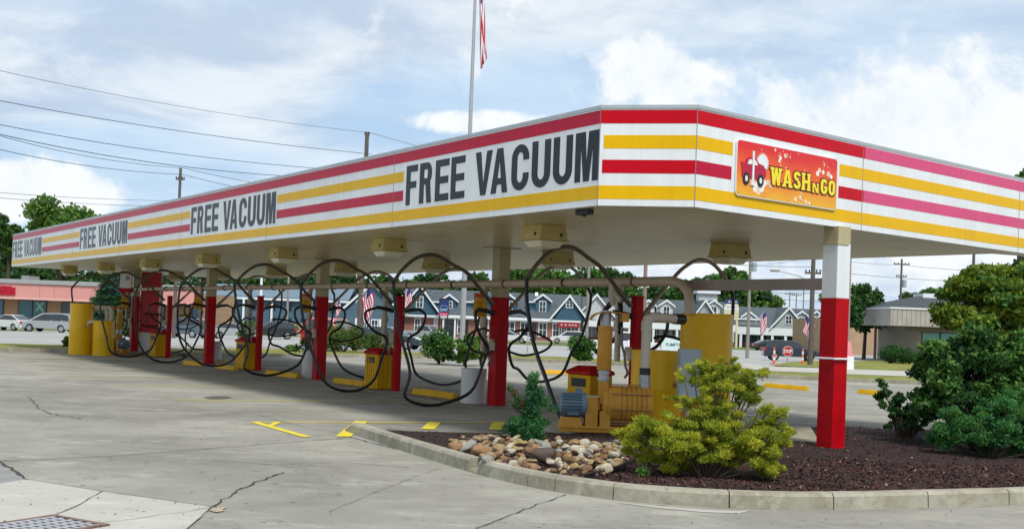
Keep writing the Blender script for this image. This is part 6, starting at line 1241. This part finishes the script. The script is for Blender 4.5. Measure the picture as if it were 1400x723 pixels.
mound(988, 535, 108, 84, 54, .1, (.035, .085)); mound(972, 508, 62, 44, 20, .1, (.03, .07)); mound(1034, 522, 42, 50, 14, .1, (.025, .06)); mound(938, 508, 30, 40, 7, .1, (.02, .045)); mound(1000, 500, 40, 36, 9, .1, (.025, .05))
mound(905, 602, 124, 78, 52, -.1); mound(872, 606, 56, 50, 16, -.1, (.03, .07)); mound(968, 592, 116, 100, 52, .0); mound(1036, 612, 96, 80, 46, -.1); mound(1052, 566, 52, 34, 14, 0, (.03, .06)); mound(930, 560, 60, 50, 14, .05, (.03, .06)); mound(960, 634, 96, 34, 16, -.05, (.03, .06)); mound(1064, 590, 40, 40, 10, 0, (.03, .06))
gs = thing('golden_cypress', 'large golden yellow feathery shrub in front of the tall tank', 'shrub', (float(c0[0]), 12.0, .10)); b = MB()
for c in cl[::7]: b.tube([(c[0] * .15, c[1] * .15, -.04), (c[0] * .55, c[1] * .5, c[2] * .5), (c[0], c[1], c[2])], [.016, .011, .004], 5)
for i in range(14): a_ = 6.283 * i / 14; b.tube([(.02 * math.cos(a_), .02 * math.sin(a_), 0), (.12 * math.cos(a_), -.1 + .1 * math.sin(a_), .14), (.2 * math.cos(a_), -.14 + .12 * math.sin(a_), .32)], [.012, .009, .004], 5)
b.build('stems', mat('shrub_stem', (.12, .09, .06), .9), gs, smooth=True)
foliage('inner_foliage', [gold[2], gold[1]], gs, [(c[0] * .93, c[1] * .9, c[2] * .97, c[3] * 1.15, c[4] * 1.15, c[5] * 1.5) for c in cl], 22000, (.038, .010), .1, .3, 0, .7, 12)
foliage('golden_foliage', [gold[0], gold[0], gold[1]], gs, cl, 92000, (.044, .0085), .45, .5, 0, .9, 13)
bushw = spray_shrub('small_weed', 'tiny bright green weed at the foot of the golden shrub', vec(np.array([G(878, 652, .1)[0], G(878, 652, .1)[1], .1])), [(0, 0, .05, .07, .06, .05)], 160, (.05, .02), [lg1], 3, 1)
# right hand shrub mass
sh = [leafmat('shrub_leaf_light', (.13, .205, .018), (.28, .35, .04), 1.2, .35), leafmat('shrub_leaf_mid', (0.055, 0.153, 0.030), (0.140, 0.280, 0.051), 1.2, .3), leafmat('shrub_leaf_dark', (0.020, 0.067, 0.024), (0.052, 0.130, 0.038), 1.2, .2)]
def pmound(ref, Yr, L_, px_, py, wpx, hpx, n, dy, s, g_, fl=.7):
    q = D(px_, py, Yr + dy); m_ = (Yr + dy) / FPX
    for i in range(n):
        d = g_.normal(size=3); d /= np.linalg.norm(d); k = g_.uniform(*s); r_q = g_.uniform(.3, 1.); L_.append((float(q[0]) - ref[0] + d[0] * wpx * m_ * .5 * r_q, dy + d[1] * wpx * m_ * .45 * r_q, max(.05, float(q[2]) - ref[2] + d[2] * hpx * m_ * .5 * r_q), k, k, k * fl))
g_ = np.random.default_rng(31); Yb = 16.8; ref = (float(D(1365, 560, Yb)[0]), Yb, .1); L1 = []
for a_ in ((1390, 405, 130, 80, 46), (1345, 415, 70, 60, 22), (1340, 375, 40, 36, 9), (1415, 385, 90, 46, 22), (1315, 440, 50, 34, 12), (1370, 470, 160, 100, 60), (1420, 440, 120, 120, 40), (1300, 400, 16, 14, 3), (1322, 385, 20, 10, 3), (1348, 372, 36, 16, 5), (1296, 425, 20, 10, 3)): pmound(ref, Yb, L1, *a_, .1, (.10, .24), g_, .5)
t = thing('tall_shrub', 'big layered yellow green broadleaf shrub at the right edge', 'shrub', ref); b = MB()
for c in L1[::5]: b.tube([(c[0] * .1, c[1] * .1, -.05), (c[0] * .4, c[1] * .4, c[2] * .5), (c[0], c[1], c[2])], [.035, .022, .008], 6)
b.build('branches', bark, t, smooth=True); foliage('foliage', [sh[0], sh[0], sh[1]], t, L1, 40000, (.09, .048), .6, .1, .1, .6, 40)
L2 = []; Yb2 = 16.0; ref2 = (float(D(1340, 580, Yb2)[0]), Yb2, .1)
for a_ in ((1345, 525, 150, 90, 54), (1285, 500, 60, 56, 22), (1325, 480, 100, 60, 30), (1395, 500, 100, 120, 40), (1290, 545, 70, 60, 22), (1420, 540, 100, 120, 30)): pmound(ref2, Yb2, L2, *a_, .2, (.10, .22), g_, .6)
t = thing('broadleaf_shrub', 'dense dark green broadleaf shrub below the yellow green one', 'shrub', ref2); b = MB()
for c in L2[::5]: b.tube([(c[0] * .1, c[1] * .1, -.05), (c[0] * .4, c[1] * .4, c[2] * .5), (c[0], c[1], c[2])], [.03, .02, .008], 6)
b.build('branches', bark, t, smooth=True); foliage('foliage', [sh[1], sh[1], sh[2]], t, L2, 42000, (.08, .048), .3, .1, .1, .6, 41)
L3 = []; Yb3 = 15.2; ref3 = (float(D(1355, 610, Yb3)[0]), Yb3, .1)
for a_ in ((1345, 580, 130, 80, 60), (1400, 580, 100, 100, 46), (1300, 592, 60, 44, 20), (1430, 590, 100, 90, 26)): pmound(ref3, Yb3, L3, *a_, .1, (.06, .13), g_, .8)
t = thing('juniper_shrub', 'deep green bushy juniper at the lower right of the bed', 'shrub', ref3); b = MB()
for c in L3[::6]: b.tube([(c[0] * .1, c[1] * .1, -.05), (c[0], c[1], c[2])], [.02, .006], 6)
b.build('stems', bark, t); foliage('foliage', [jd[1], jd[1], jd[0], lg1], t, L3, 60000, (.06, .015), .4, .5, 0, .8, 42)
L4 = []; Yb4 = 17.6; ref4 = (float(D(1235, 585, Yb4)[0]), Yb4, .1)
for a_ in ((1240, 570, 90, 44, 34), (1215, 545, 50, 36, 12), (1205, 530, 16, 30, 4), (1270, 545, 50, 50, 12), (1250, 560, 60, 50, 10)): pmound(ref4, Yb4, L4, *a_, .0, (.04, .085), g_, .8)
t = thing('low_shrub', 'open dark low shrub at the left of the right hand planting', 'shrub', ref4); b = MB()
for c in L4[::2]: b.tube([(c[0] * .2, c[1] * .2, -.05), (c[0] * .6, c[1] * .6, c[2] * .6), (c[0], c[1], c[2])], [.014, .01, .004], 5)
b.build('stems', bark, t); foliage('foliage', [sh[2], jd[0], sh[1]], t, L4, 7500, (.06, .024), .1, .5, 0, .9, 43)
# thin grass blades along the verge
